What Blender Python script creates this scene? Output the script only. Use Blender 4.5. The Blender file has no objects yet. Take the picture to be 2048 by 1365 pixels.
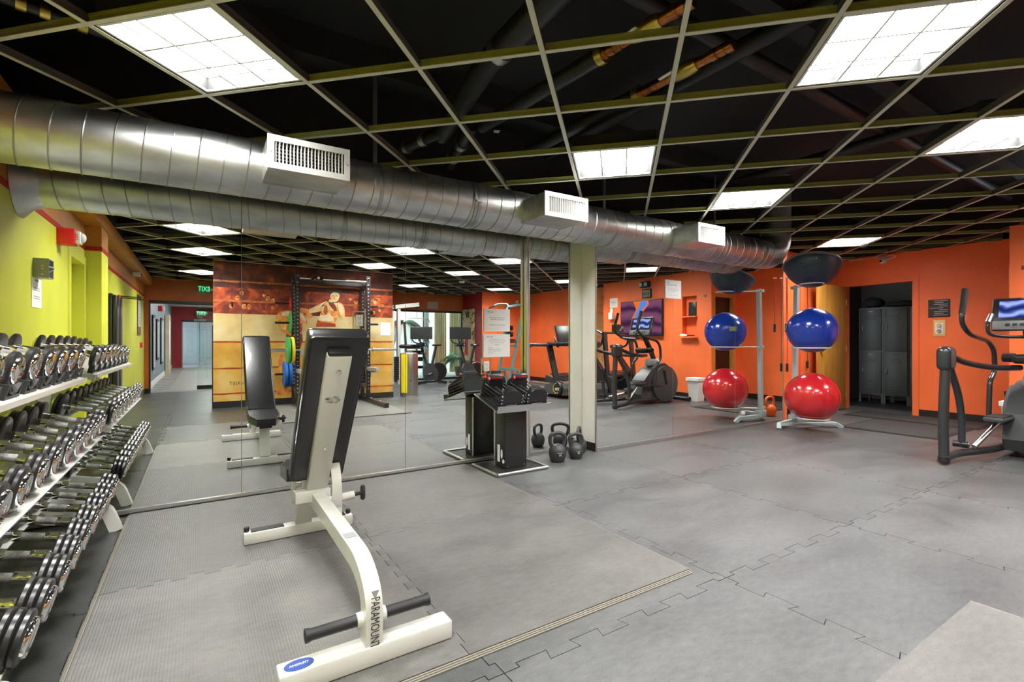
import bpy, bmesh, math, random
from mathutils import Vector, Matrix
random.seed(7)
PI = math.pi
SC = bpy.context.scene
COL = SC.collection

# ---------------------------------------------------------------- camera, world, exposure
CAM_H, YAW = 1.12, math.radians(32.6)
cam_d = bpy.data.cameras.new('camera'); cam = bpy.data.objects.new('camera', cam_d); COL.objects.link(cam)
cam.location = (0, 0, CAM_H); cam.rotation_euler = (PI / 2, 0, -YAW)
cam_d.sensor_width = 36; cam_d.lens = 36 * 977 / 2048; cam_d.clip_start = 0.02; cam_d.clip_end = 200
SC.camera = cam
W = bpy.data.worlds.new('daylight'); SC.world = W; W.use_nodes = True
W.node_tree.nodes['Background'].inputs[0].default_value = (0.86, 0.94, 1.0, 1)
W.node_tree.nodes['Background'].inputs[1].default_value = 1.1
SC.view_settings.view_transform = 'Standard'; SC.view_settings.look = 'None'
SC.view_settings.gamma = 1; SC.view_settings.use_curve_mapping = False
SC.view_settings.exposure = 1.7
LAMP = 31.0            # radiance of the ceiling light panes
SC.cycles.max_bounces = 10; SC.cycles.glossy_bounces = 6; SC.cycles.transparent_max_bounces = 12
SC.cycles.sample_clamp_indirect = 6.0; SC.cycles.use_denoising = True; SC.cycles.blur_glossy = 0.5

# ---------------------------------------------------------------- room numbers (metres; X along the mirror wall, Y towards it)
XL, YB = -1.0, -5.1                 # green wall, back wall
MA, MB_, MC = 3.96, 3.91, 3.70      # the three mirror planes
XR, XT = 9.05, 8.08                 # locker door wall, television wall
H, DECK = 2.46, 3.2                 # ceiling grid, black deck above it

# ---------------------------------------------------------------- materials
def nod(nt, t, **k):
    n = nt.nodes.new(t)
    for a, v in k.items(): setattr(n, a, v)
    return n
def mat(name, col, rough=.5, metal=0., var=0., vscale=6., bump=0., bscale=80., col2=None, emit=None, estr=0., spec=.5, coat=0., stretch=(1, 1, 1), alpha=None):
    m = bpy.data.materials.new(name); m.use_nodes = True; nt = m.node_tree
    b = nt.nodes['Principled BSDF']
    c = (*col, 1)
    b.inputs['Base Color'].default_value = c; b.inputs['Roughness'].default_value = rough
    b.inputs['Metallic'].default_value = metal; b.inputs['Specular IOR Level'].default_value = spec
    if coat: b.inputs['Coat Weight'].default_value = coat; b.inputs['Coat Roughness'].default_value = .08
    if emit: b.inputs['Emission Color'].default_value = (*emit, 1); b.inputs['Emission Strength'].default_value = estr
    if var or bump:
        tc = nod(nt, 'ShaderNodeTexCoord'); mp = nod(nt, 'ShaderNodeMapping'); mp.inputs['Scale'].default_value = stretch
        nt.links.new(tc.outputs['Object'], mp.inputs[0])
    if var:
        n = nod(nt, 'ShaderNodeTexNoise'); n.inputs['Scale'].default_value = vscale; n.inputs['Detail'].default_value = 5
        nt.links.new(mp.outputs[0], n.inputs['Vector'])
        r = nod(nt, 'ShaderNodeValToRGB'); r.color_ramp.elements[0].position = .35; r.color_ramp.elements[1].position = .68
        c2 = col2 or tuple(v * (1 - var) for v in col)
        r.color_ramp.elements[0].color = (*c2, 1); r.color_ramp.elements[1].color = c
        nt.links.new(n.outputs[0], r.inputs[0]); nt.links.new(r.outputs[0], b.inputs['Base Color'])
    if bump:
        n2 = nod(nt, 'ShaderNodeTexNoise'); n2.inputs['Scale'].default_value = bscale; n2.inputs['Detail'].default_value = 3
        nt.links.new(mp.outputs[0], n2.inputs['Vector'])
        bp = nod(nt, 'ShaderNodeBump'); bp.inputs['Strength'].default_value = bump; bp.inputs['Distance'].default_value = .004
        nt.links.new(n2.outputs[0], bp.inputs['Height']); nt.links.new(bp.outputs[0], b.inputs['Normal'])
    return m
M = {}
M['green'] = mat('lime_paint', (.64, .66, .050), .55, var=.12, vscale=2.5, bump=.15, bscale=180)
M['orange'] = mat('orange_paint', (.86, .165, .042), .5, var=.12, vscale=2.2, bump=.15, bscale=180)
M['red'] = mat('red_paint', (.36, .014, .018), .5, var=.15, vscale=3)
M['ochre'] = mat('ochre_paint', (.50, .20, .012), .5, var=.2, vscale=4)
M['stripe'] = mat('red_stripe_paint', (.38, .012, .010), .6, spec=.2)
M['cream'] = mat('cream_paint', (.76, .73, .67), .45, var=.06)
M['tan'] = mat('tan_block_paint', (.38, .34, .16), .6, var=.15)
M['baseboard'] = mat('black_vinyl_base', (.015, .014, .016), .4)
M['black'] = mat('black_deck_paint', (.008, .008, .008), .85, var=.4, vscale=9)
M['pipeblk'] = mat('black_pipe_paint', (.012, .012, .012), .45, var=.4, vscale=12)
M['tee'] = mat('grid_paint', (.50, .50, .41), .5)
M['steel'] = mat('galvanised_steel', (.60, .61, .60), .38, 1., var=.3, vscale=10, bump=.08, bscale=60, stretch=(.4, 1, 1))
M['seam'] = mat('duct_seam_steel', (.36, .37, .36), .4, 1.)
M['register'] = mat('register_paint', (.50, .50, .48), .4)
M['dark'] = mat('dark_void', (.004, .004, .004), .9)
M['copper'] = mat('copper_pipe', (.62, .23, .08), .28, 1., var=.5, vscale=20)
M['brass'] = mat('brass_valve', (.55, .42, .10), .35, 1.)
M['white'] = mat('white_enamel', (.62, .62, .58), .28, var=.05, vscale=4, coat=.3)
M['whiteplain'] = mat('white_plastic', (.78, .78, .76), .4)
M['paper'] = mat('paper', (.86, .86, .86), .7)
M['ink'] = mat('ink', (.02, .02, .025), .6)
M['greyink'] = mat('grey_ink', (.25, .25, .28), .6)
M['vinyl'] = mat('black_vinyl', (.012, .012, .013), .34, var=.3, vscale=9, bump=.25, bscale=14, coat=.15)
M['piping'] = mat('vinyl_piping', (.02, .02, .024), .2)
M['rubber'] = mat('black_rubber', (.014, .014, .015), .55, bump=.2, bscale=200)
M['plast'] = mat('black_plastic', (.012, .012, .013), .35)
M['plastgrey'] = mat('charcoal_plastic', (.055, .057, .06), .4)
M['rim'] = mat('rim_plastic', (.13, .125, .12), .4)
M['chrome'] = mat('chrome', (.82, .82, .82), .09, 1.)
M['knurl'] = mat('knurled_steel', (.40, .40, .38), .5, .35, var=.3, vscale=60, bump=.9, bscale=350)
M['iron'] = mat('black_iron', (.020, .019, .019), .30, var=.3, vscale=14)
M['kettle'] = mat('kettlebell_coat', (.028, .028, .03), .5, bump=.3, bscale=160)
M['okettle'] = mat('orange_kettlebell_coat', (.72, .16, .02), .45)
M['alu'] = mat('aluminium', (.62, .62, .60), .3, 1.)
M['charc'] = mat('charcoal_tube', (.060, .064, .070), .26, .6)
M['blue'] = mat('blue_vinyl_ball', (.006, .035, .36), .22, coat=.5, bump=.12, bscale=3)
M['redball'] = mat('red_vinyl_ball', (.52, .012, .018), .22, coat=.5, bump=.12, bscale=3)
M['navy'] = mat('navy_rubber', (.018, .030, .058), .42, bump=.25, bscale=60)
M['standblue'] = mat('pale_blue_enamel', (.42, .52, .55), .35)
M['wood'] = mat('veneer', (.60, .29, .048), .4, var=.28, vscale=3.2, stretch=(6, 6, .6), coat=.2)
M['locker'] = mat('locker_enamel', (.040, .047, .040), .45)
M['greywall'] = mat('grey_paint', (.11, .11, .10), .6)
M['louvre'] = mat('louvre_paint', (.66, .66, .64), .5)
M['webolive'] = mat('cross_tee_web', (.20, .20, .055), .5)  # green wall bounce put into the web colour
M['webbrown'] = mat('main_tee_web', (.085, .070, .058), .5)  # orange wall bounce and dimness put into the web colour
M['teal'] = mat('teal_enamel', (.10, .30, .30), .35)
M['yellow'] = mat('strip_yellow', (.75, .60, .01), .4)
M['rred'] = mat('red_plastic', (.62, .015, .02), .35)
M['rgreen'] = mat('green_bumper', (.02, .30, .06), .5)
M['rblue'] = mat('blue_bumper', (.01, .11, .42), .5)
M['ryellow'] = mat('yellow_bumper', (.70, .50, .02), .5)
M['hallgrey'] = mat('hall_paint', (.20, .26, .31), .5)
M['ceilw'] = mat('white_ceiling', (.78, .80, .80), .6)
M['plank'] = mat('grey_plank', (.34, .33, .30), .4, var=.4, vscale=3, stretch=(.5, 7, 1))
M['ground'] = mat('pale_concrete', (.55, .58, .55), .7, var=.2)
M['curtain'] = mat('pale_yellow_curtain', (.60, .58, .34), .8, var=.3, vscale=4, stretch=(8, 8, .4))
M['leaf'] = mat('palm_leaf', (.03, .13, .06), .45, var=.5, vscale=8)
M['leaf2'] = mat('light_leaf', (.10, .34, .16), .5, var=.4, vscale=9)
M['trunk'] = mat('palm_trunk', (.10, .08, .05), .8, var=.4)
M['greenframe'] = mat('pale_green_frame', (.30, .38, .34), .4)
M['acrylic'] = mat('outlet_plate', (.75, .76, .74), .25)
M['mesh_grey'] = mat('light_grey_trim', (.30, .31, .32), .4)
def glass(name, tint, refl=.08):
    m = bpy.data.materials.new(name); m.use_nodes = True; nt = m.node_tree; nt.nodes.clear()
    o = nod(nt, 'ShaderNodeOutputMaterial'); mx = nod(nt, 'ShaderNodeMixShader'); mx.inputs[0].default_value = refl
    t = nod(nt, 'ShaderNodeBsdfTransparent'); t.inputs[0].default_value = (*tint, 1)
    g = nod(nt, 'ShaderNodeBsdfGlossy'); g.inputs['Roughness'].default_value = .02
    nt.links.new(t.outputs[0], mx.inputs[1]); nt.links.new(g.outputs[0], mx.inputs[2]); nt.links.new(mx.outputs[0], o.inputs[0])
    return m
M['glass'] = glass('clear_glass', (.93, .98, .97))
def mirror_mat():
    m = bpy.data.materials.new('mirror_silver'); m.use_nodes = True; nt = m.node_tree; nt.nodes.clear()
    o = nod(nt, 'ShaderNodeOutputMaterial'); g = nod(nt, 'ShaderNodeBsdfGlossy')
    g.inputs['Color'].default_value = (.90, .93, .90, 1); g.inputs['Roughness'].default_value = 0
    nt.links.new(g.outputs[0], o.inputs[0]); return m
M['mirror'] = mirror_mat()
def emitter(name, col, s):
    m = bpy.data.materials.new(name); m.use_nodes = True; nt = m.node_tree; nt.nodes.clear()
    o = nod(nt, 'ShaderNodeOutputMaterial'); e = nod(nt, 'ShaderNodeEmission')
    e.inputs[0].default_value = (*col, 1); e.inputs[1].default_value = s
    nt.links.new(e.outputs[0], o.inputs[0]); return m
M['lamp'] = emitter('fluorescent_lens', (1, .985, .955), LAMP)
M['halllamp'] = emitter('hall_lamp', (1, .98, .95), 8)
M['exitgreen'] = emitter('exit_letters', (.02, .6, .22), 1.0)
M['led'] = emitter('blue_led', (.05, .1, 1), 1.2)
M['redled'] = emitter('red_led', (1, .02, .02), 1.0)

def floor_mat(name, dark, light, rough, scale, ribs=0):
    """worn rubber: broad scuffed patches, fine speckle, roughness that follows the wear"""
    m = bpy.data.materials.new(name); m.use_nodes = True; nt = m.node_tree; b = nt.nodes['Principled BSDF']
    geo = nod(nt, 'ShaderNodeNewGeometry')
    n1 = nod(nt, 'ShaderNodeTexNoise'); n1.inputs['Scale'].default_value = scale; n1.inputs['Detail'].default_value = 6; n1.inputs['Roughness'].default_value = .62
    mp = nod(nt, 'ShaderNodeMapping'); mp.inputs['Scale'].default_value = (1, 2.2, 1); mp.inputs['Rotation'].default_value = (0, 0, .5)
    oi = nod(nt, 'ShaderNodeObjectInfo')
    nt.links.new(geo.outputs['Position'], mp.inputs[0]); nt.links.new(mp.outputs[0], n1.inputs['Vector'])
    n2 = nod(nt, 'ShaderNodeTexNoise'); n2.inputs['Scale'].default_value = 260; n2.inputs['Detail'].default_value = 2
    nt.links.new(geo.outputs['Position'], n2.inputs['Vector'])
    r = nod(nt, 'ShaderNodeValToRGB'); r.color_ramp.elements[0].position = .36; r.color_ramp.elements[1].position = .64
    r.color_ramp.elements[0].color = (*dark, 1); r.color_ramp.elements[1].color = (*light, 1)
    n4 = nod(nt, 'ShaderNodeTexNoise'); n4.inputs['Scale'].default_value = 16; n4.inputs['Detail'].default_value = 7; n4.inputs['Roughness'].default_value = .7
    mp4 = nod(nt, 'ShaderNodeMapping'); mp4.inputs['Scale'].default_value = (1, 2.6, 1); mp4.inputs['Rotation'].default_value = (0, 0, .9)
    nt.links.new(geo.outputs['Position'], mp4.inputs[0]); nt.links.new(mp4.outputs[0], n4.inputs['Vector'])
    av = nod(nt, 'ShaderNodeMath', operation='MULTIPLY_ADD'); av.inputs[1].default_value = .45
    sc = nod(nt, 'ShaderNodeMath', operation='MULTIPLY'); sc.inputs[1].default_value = .55; nt.links.new(n1.outputs[0], sc.inputs[0])
    nt.links.new(n4.outputs[0], av.inputs[0]); nt.links.new(sc.outputs[0], av.inputs[2]); nt.links.new(av.outputs[0], r.inputs[0])
    mx = nod(nt, 'ShaderNodeMix', data_type='RGBA', blend_type='MULTIPLY'); mx.inputs[0].default_value = .5
    r2 = nod(nt, 'ShaderNodeValToRGB'); r2.color_ramp.elements[0].position = .32; r2.color_ramp.elements[1].position = .6
    r2.color_ramp.elements[0].color = (.45, .45, .45, 1); r2.color_ramp.elements[1].color = (1.0, 1.0, 1.0, 1)
    nt.links.new(n2.outputs[0], r2.inputs[0])
    nt.links.new(r.outputs[0], mx.inputs[6]); nt.links.new(r2.outputs[0], mx.inputs[7])
    # sparse pale scuffs
    n3 = nod(nt, 'ShaderNodeTexNoise'); n3.inputs['Scale'].default_value = 9; n3.inputs['Detail'].default_value = 8; n3.inputs['Roughness'].default_value = .75
    mp3 = nod(nt, 'ShaderNodeMapping'); mp3.inputs['Scale'].default_value = (1, 3.5, 1); mp3.inputs['Rotation'].default_value = (0, 0, -.4)
    nt.links.new(geo.outputs['Position'], mp3.inputs[0]); nt.links.new(mp3.outputs[0], n3.inputs['Vector'])
    r3 = nod(nt, 'ShaderNodeValToRGB'); r3.color_ramp.elements[0].position = .66; r3.color_ramp.elements[1].position = .80
    r3.color_ramp.elements[0].color = (0, 0, 0, 1); r3.color_ramp.elements[1].color = (.5, .5, .5, 1)
    nt.links.new(n3.outputs[0], r3.inputs[0])
    mx2 = nod(nt, 'ShaderNodeMix', data_type='RGBA'); mx2.inputs[7].default_value = (.42, .42, .40, 1)
    nt.links.new(r3.outputs[0], mx2.inputs[0]); nt.links.new(mx.outputs[2], mx2.inputs[6])
    pr = nod(nt, 'ShaderNodeMapRange'); pr.inputs['To Min'].default_value = .84; pr.inputs['To Max'].default_value = 1.1   # no two tiles wear alike
    nt.links.new(oi.outputs['Random'], pr.inputs['Value'])
    vs = nod(nt, 'ShaderNodeHueSaturation'); nt.links.new(pr.outputs[0], vs.inputs['Value']); nt.links.new(mx2.outputs[2], vs.inputs['Color'])
    nt.links.new(vs.outputs[0], b.inputs['Base Color'])
    rr = nod(nt, 'ShaderNodeMapRange'); rr.inputs['To Min'].default_value = rough - .08; rr.inputs['To Max'].default_value = rough + .12
    nt.links.new(n1.outputs[0], rr.inputs['Value']); nt.links.new(rr.outputs[0], b.inputs['Roughness'])
    bp = nod(nt, 'ShaderNodeBump'); bp.inputs['Strength'].default_value = .2 if ribs else .35; bp.inputs['Distance'].default_value = .002
    if ribs:
        wv = nod(nt, 'ShaderNodeTexWave', bands_direction='X'); wv.inputs['Scale'].default_value = ribs
        nt.links.new(geo.outputs['Position'], wv.inputs['Vector'])
        ad = nod(nt, 'ShaderNodeMath', operation='ADD'); nt.links.new(wv.outputs['Fac'], ad.inputs[0]); nt.links.new(n2.outputs[0], ad.inputs[1])
        nt.links.new(ad.outputs[0], bp.inputs['Height'])
    else:
        nt.links.new(n2.outputs[0], bp.inputs['Height'])
    nt.links.new(bp.outputs[0], b.inputs['Normal'])
    return m
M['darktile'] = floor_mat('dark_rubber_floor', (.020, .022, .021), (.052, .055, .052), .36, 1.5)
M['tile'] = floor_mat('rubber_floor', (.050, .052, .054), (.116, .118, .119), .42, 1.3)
M['mat'] = floor_mat('rubber_mat_top', (.092, .090, .085), (.165, .160, .151), .48, 1.6, ribs=30)
M['matedge'] = mat('mat_edge', (.20, .185, .15), .6)
M['doormat'] = mat('door_mat', (.035, .036, .034), .8, bump=.8, bscale=140, var=.5, vscale=60)

# ---------------------------------------------------------------- mesh helpers
def spline(pts, n=6):
    P = [Vector(p) for p in pts]
    if len(P) < 3 or n < 2: return P
    P = [P[0] * 2 - P[1]] + P + [P[-1] * 2 - P[-2]]
    out = []
    for i in range(1, len(P) - 2):
        a, b, c, d = P[i - 1:i + 3]
        for k in range(n):
            t = k / n
            out.append(.5 * ((2 * b) + (c - a) * t + (2 * a - 5 * b + 4 * c - d) * t * t + (3 * b - a - 3 * c + d) * t ** 3))
    out.append(P[-2]); return out
def rounded(pts, r, n=4):
    """polyline with its corners rounded to radius r"""
    P = [Vector(p) for p in pts]; out = [P[0]]
    for i in range(1, len(P) - 1):
        a, b, c = P[i - 1], P[i], P[i + 1]
        d1 = (a - b); d2 = (c - b); q = min(r, d1.length * .49, d2.length * .49)
        p1 = b + d1.normalized() * q; p2 = b + d2.normalized() * q
        for k in range(n + 1):
            t = k / n; out.append(p1 * (1 - t) ** 2 + b * 2 * t * (1 - t) + p2 * t * t)
    out.append(P[-1]); return out
class MB:
    def __init__(s): s.v = []; s.f = []
    def add(s, v, f, Mx=None):
        o = len(s.v)
        s.v += [tuple((Mx @ Vector(p)) if Mx else p) for p in v]; s.f += [tuple(i + o for i in q) for q in f]; return s
    def box(s, x0, x1, y0, y1, z0, z1, b=0., Mx=None, seg=2):
        if b <= 0:
            v = [(x, y, z) for x in (x0, x1) for y in (y0, y1) for z in (z0, z1)]
            f = [(0, 1, 3, 2), (4, 6, 7, 5), (0, 4, 5, 1), (2, 3, 7, 6), (0, 2, 6, 4), (1, 5, 7, 3)]
            return s.add(v, f, Mx)
        bm = bmesh.new(); bmesh.ops.create_cube(bm, size=1)
        for q in bm.verts: q.co = Vector(((x0 + x1) / 2 + q.co.x * (x1 - x0), (y0 + y1) / 2 + q.co.y * (y1 - y0), (z0 + z1) / 2 + q.co.z * (z1 - z0)))
        b = min(b, (x1 - x0) * .49, (y1 - y0) * .49, (z1 - z0) * .49)
        bmesh.ops.bevel(bm, geom=bm.edges[:], offset=b, segments=seg, affect='EDGES', profile=.5)
        s.bm(bm, Mx); return s
    def bm(s, bm, Mx=None):
        bm.verts.index_update(); s.add([tuple(v.co) for v in bm.verts], [tuple(v.index for v in f.verts) for f in bm.faces], Mx); bm.free(); return s
    def tube(s, pts, r, n=10, caps=True, Mx=None, sq=None, up=None):
        """round tube (or sq=(w,h) rectangular section) along pts; r may be a list"""
        P = [Vector(p) for p in pts]; R = r if isinstance(r, (list, tuple)) else [r] * len(P)
        T = []
        for i in range(len(P)):
            d = (P[min(i + 1, len(P) - 1)] - P[max(i - 1, 0)]); T.append(d.normalized())
        ref = Vector(up) if up else (Vector((0, 0, 1)) if abs(T[0].z) < .9 else Vector((1, 0, 0)))
        u = (ref - T[0] * ref.dot(T[0])).normalized(); v = []; f = []
        if sq: n = 4
        for i, p in enumerate(P):
            u = (u - T[i] * u.dot(T[i]))
            if up: u = ref - T[i] * ref.dot(T[i])
            u = u.normalized(); w = T[i].cross(u)
            if sq:
                for a, b in ((-1, -1), (1, -1), (1, 1), (-1, 1)): v.append(tuple(p + w * a * sq[0] / 2 + u * b * sq[1] / 2))
            else:
                for k in range(n):
                    a = 2 * PI * k / n; v.append(tuple(p + (u * math.cos(a) + w * math.sin(a)) * R[i]))
        for i in range(len(P) - 1):
            for k in range(n):
                a, b = i * n + k, i * n + (k + 1) % n; f.append((a, b, b + n, a + n))
        if caps: f.append(tuple(range(n - 1, -1, -1))); f.append(tuple((len(P) - 1) * n + k for k in range(n)))
        return s.add(v, f, Mx)
    def lathe(s, prof, n=24, Mx=None, axis='Z', o=(0, 0, 0)):
        """prof = [(radius, height)]; a radius of 0 closes the end"""
        v = []; f = []
        for r, h in prof:
            for k in range(n):
                a = 2 * PI * k / n; v.append((r * math.cos(a), r * math.sin(a), h))
        for i in range(len(prof) - 1):
            for k in range(n):
                a, b = i * n + k, i * n + (k + 1) % n; f.append((a, b, b + n, a + n))
        f.append(tuple(range(n - 1, -1, -1))); f.append(tuple((len(prof) - 1) * n + k for k in range(n)))
        A = {'Z': Matrix(), 'X': Matrix.Rotation(PI / 2, 4, 'Y'), 'Y': Matrix.Rotation(-PI / 2, 4, 'X')}[axis]
        Q = Matrix.Translation(Vector(o)) @ A
        return s.add(v, f, (Mx @ Q) if Mx else Q)
    def cyl(s, o, r, h, axis='Z', n=20, b=0., Mx=None):
        if b: return s.lathe([(r - b, -h / 2), (r, -h / 2 + b), (r, h / 2 - b), (r - b, h / 2)], n, Mx, axis, o)
        return s.lathe([(r, -h / 2), (r, h / 2)], n, Mx, axis, o)
    def sphere(s, o, r, nu=32, nv=18, sc=(1, 1, 1), Mx=None):
        v = []; f = []
        for j in range(nv + 1):
            t = PI * j / nv
            for k in range(nu):
                a = 2 * PI * k / nu; v.append((o[0] + r * sc[0] * math.sin(t) * math.cos(a), o[1] + r * sc[1] * math.sin(t) * math.sin(a), o[2] - r * sc[2] * math.cos(t)))
        for j in range(nv):
            for k in range(nu):
                a, b = j * nu + k, j * nu + (k + 1) % nu; f.append((a, b, b + nu, a + nu))
        return s.add(v, f, Mx)
    def prism(s, poly, z0, z1, Mx=None):
        n = len(poly); v = [(*p, z0) for p in poly] + [(*p, z1) for p in poly]
        f = [tuple(range(n - 1, -1, -1)), tuple(range(n, 2 * n))] + [(k, (k + 1) % n, n + (k + 1) % n, n + k) for k in range(n)]
        return s.add(v, f, Mx)
    def quad(s, a, b, c, d): return s.add([a, b, c, d], [(0, 1, 2, 3)])
    def mesh(s, name, m, ang=38, off=(0, 0, 0)):
        me = bpy.data.meshes.new(name); o = Vector(off)
        me.from_pydata([tuple(Vector(p) - o) for p in s.v], [], s.f); me.validate()
        bm = bmesh.new(); bm.from_mesh(me); bmesh.ops.remove_doubles(bm, verts=bm.verts, dist=1e-5); bmesh.ops.recalc_face_normals(bm, faces=bm.faces); bm.to_mesh(me); bm.free()
        me.polygons.foreach_set('use_smooth', [True] * len(me.polygons)); me.set_sharp_from_angle(angle=math.radians(ang))
        me.materials.append(M[m] if isinstance(m, str) else m); return me
    def build(s, name, m, parent=None, ang=38, local=False):
        off = Vector((0, 0, 0))
        if parent is not None and not local:
            q = parent
            while q is not None: off += q.location; q = q.parent
        o = bpy.data.objects.new(name, s.mesh(name, m, ang, off)); COL.objects.link(o); o.parent = parent; return o
def tag(o, label=None, cat=None, group=None, kind=None):
    for k, v in (('label', label), ('category', cat), ('group', group), ('kind', kind)):
        if v: o[k] = v
    return o
def thing(name, label, cat, loc=(0, 0, 0), group=None, rz=0):
    o = bpy.data.objects.new(name, None); COL.objects.link(o); o.location = loc; o.rotation_euler = (0, 0, rz); o.empty_display_size = .1
    return tag(o, label, cat, group)
def struct(name, mb, m, parent=None, label=None):
    o = mb.build(name, m, parent)
    if parent is None: o['kind'] = 'structure'
    if label: o['label'] = label
    return o
def copy_tree(o, parent=None):
    c = o.copy(); COL.objects.link(c); c.parent = parent
    for ch in o.children: copy_tree(ch, c)
    return c
def place(me, name, loc, parent=None, rot=(0, 0, 0), scale=(1, 1, 1)):
    o = bpy.data.objects.new(name, me); COL.objects.link(o); o.parent = parent; o.location = loc; o.rotation_euler = rot; o.scale = scale; return o
def bx(x0, x1, y0, y1, z0, z1, b=0.): return MB().box(x0, x1, y0, y1, z0, z1, b)
def text(body, size, loc, right, up, m, parent=None, name='lettering', ext=.0008, align='CENTER', sx=1.):
    """flat raised lettering lying in the plane of right x up"""
    cu = bpy.data.curves.new(name, 'FONT'); cu.body = body; cu.size = size; cu.extrude = ext; cu.align_x = align; cu.align_y = 'CENTER'
    cu.resolution_u = 2; cu.materials.append(M[m])
    o = bpy.data.objects.new(name, cu); COL.objects.link(o)
    r = Vector(right).normalized(); u = Vector(up).normalized(); n = r.cross(u)
    mx = Matrix((r * sx, u, n)).transposed().to_4x4()
    off = Vector((0, 0, 0)); q = parent
    while q is not None: off += q.location; q = q.parent
    mx.translation = Vector(loc) - off
    o.parent = parent; o.matrix_local = mx; return o
# ================================================================ STRUCTURE
# ---- floor: interlocking rubber tiles on a dark slab
TP, TX0, TY0 = 1.235, 2.10, 1.40
def seam_pts(n=10, a=.024, d=.006):
    """jigsaw edge shared by neighbouring tiles: (place along the seam, offset across it)"""
    lv = [0] + [(a if i % 2 else -a) for i in range(1, n)] + [0]; pts = [(0, 0)]
    for i in range(n):
        t = (i + .5) / n
        pts += [(t + (d if lv[i] and lv[i + 1] else 0), lv[i]), (t - (d if lv[i] and lv[i + 1] else 0), lv[i + 1])]
    return pts + [(1, 0)]
SP = seam_pts()
floor = struct('floor', bx(-1.6, 9.6, -6.1, 4.6, -.12, -.012), 'black', label='grey interlocking rubber gym floor')
def tile_mesh(m='tile'):
    g = .0034; poly = []
    for t, e in SP: poly.append((t * TP, e))                       # bottom edge
    for t, e in SP[1:]: poly.append((TP - e, t * TP))              # right edge
    for t, e in reversed(SP[:-1]): poly.append((t * TP, TP + e))   # top edge
    for t, e in list(reversed(SP))[1:-1]: poly.append((-e, t * TP))
    c = TP / 2
    q = []
    for i, p in enumerate(poly):                                   # shrink a hair so that the joints show
        a = Vector(poly[i - 1]); b = Vector(p); d = Vector(poly[(i + 1) % len(poly)])
        n1 = (b - a); n2 = (d - b)
        n = Vector((n1.y, -n1.x)).normalized() + Vector((n2.y, -n2.x)).normalized()
        q.append(tuple(b - n * g * .6))
    return MB().prism(q, -.012, 0.).mesh('floor_tile', m)
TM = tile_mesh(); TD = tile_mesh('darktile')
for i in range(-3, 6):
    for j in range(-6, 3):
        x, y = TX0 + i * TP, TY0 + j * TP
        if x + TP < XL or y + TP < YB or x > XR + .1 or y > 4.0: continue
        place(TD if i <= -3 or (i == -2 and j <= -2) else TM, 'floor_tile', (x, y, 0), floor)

# ---- thicker workout mats laid over the floor
def teeth(a, b, nrm, n, amp=.018):
    a = Vector(a); b = Vector(b); nv = Vector(nrm); out = []
    for k in range(n):
        s = 0 if k in (0, n - 1) else (amp if k % 2 else -amp)
        out += [a + (b - a) * (k / n) + nv * s, a + (b - a) * ((k + 1) / n) + nv * s]
    return [tuple(p) for p in out]
def rubber_mat(x0, x1, y0, y1, label, tx0=0, tx1=0, ty0=0, ty1=0, h=.016, m='mat'):
    g = .0015
    poly = []
    poly += teeth((x0, y0), (x1, y0), (0, 1), 18) if ty0 else [(x0, y0)]
    poly += teeth((x1, y0), (x1, y1), (1, 0), 18) if tx1 else [(x1, y0)]
    poly += teeth((x1, y1), (x0, y1), (0, -1), 18) if ty1 else [(x1, y1)]
    poly += teeth((x0, y1), (x0, y0), (-1, 0), 18) if tx0 else [(x0, y1)]
    c = Vector(((x0 + x1) / 2, (y0 + y1) / 2))
    poly = [tuple(c + (Vector(p) - c) * (1 - g * 2 / (x1 - x0))) for p in poly]
    t = thing('rubber_mat', label, 'mat', (c.x, c.y, .0005), 'rubber workout mats')
    MB().prism(poly, .0005, h).build('mat_body', m, t)
    for (flag, p, q) in ((ty0, (x0, y0), (x1, y0)), (tx0, (x0, y0), (x0, y1)), (tx1, (x1, y0), (x1, y1))):
        if not flag:
            e = MB(); d = Vector((q[0] - p[0], q[1] - p[1])).normalized(); n = Vector((d.y, -d.x))
            if (c - Vector(p)).dot(n) > 0: n = -n
            for k in range(3):
                a = Vector(p) + n * (.004 + .005 * k); b = Vector(q) + n * (.004 + .005 * k)
                zz = h * (.86 - .28 * k)
                e.tube([(a.x, a.y, zz - .002), (b.x, b.y, zz - .002)], .0035, 6)
            e.build('ribbed_edge', 'matedge', t)
    return t
rubber_mat(-.37, .80, 2.75, 3.93, 'grey rubber mat between dumbbell rack and bench, against the mirror', tx1=1, ty0=1)
rubber_mat(.80, 2.0, 2.75, 3.93, 'grey rubber mat in front of the mirror, touching the black dumbbell stand', tx0=1, ty0=1)
rubber_mat(-.37, .80, 1.53, 2.75, 'dark ribbed rubber mat under the front foot of the white bench', tx1=1, ty1=1, m='mat')
rubber_mat(.80, 2.0, 1.53, 2.75, 'grey rubber mat with a free corner in the middle of the floor', tx0=1, ty1=1)
rubber_mat(.95, 2.76, -1.25, .70, 'large pale rubber mat at the bottom edge, under the power rack')
def plain_mat(x0, x1, y0, y1, label):
    t = thing('door_mat', label, 'mat', ((x0 + x1) / 2, (y0 + y1) / 2, .001), 'black door mats')
    bx(x0 + .04, x1 - .04, y0 + .04, y1 - .04, .001, .012, .004).build('mat_body', 'doormat', t)
    b = MB()
    for a in ((x0, x1, y0, y0 + .04), (x0, x1, y1 - .04, y1), (x0, x0 + .04, y0 + .04, y1 - .04), (x1 - .04, x1, y0 + .04, y1 - .04)): b.box(*a, .001, .006)
    b.build('rubber_border', 'rubber', t)
plain_mat(7.02, 8.20, 2.05, 3.10, 'black ribbed door mat nearer the red exercise ball')
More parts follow.
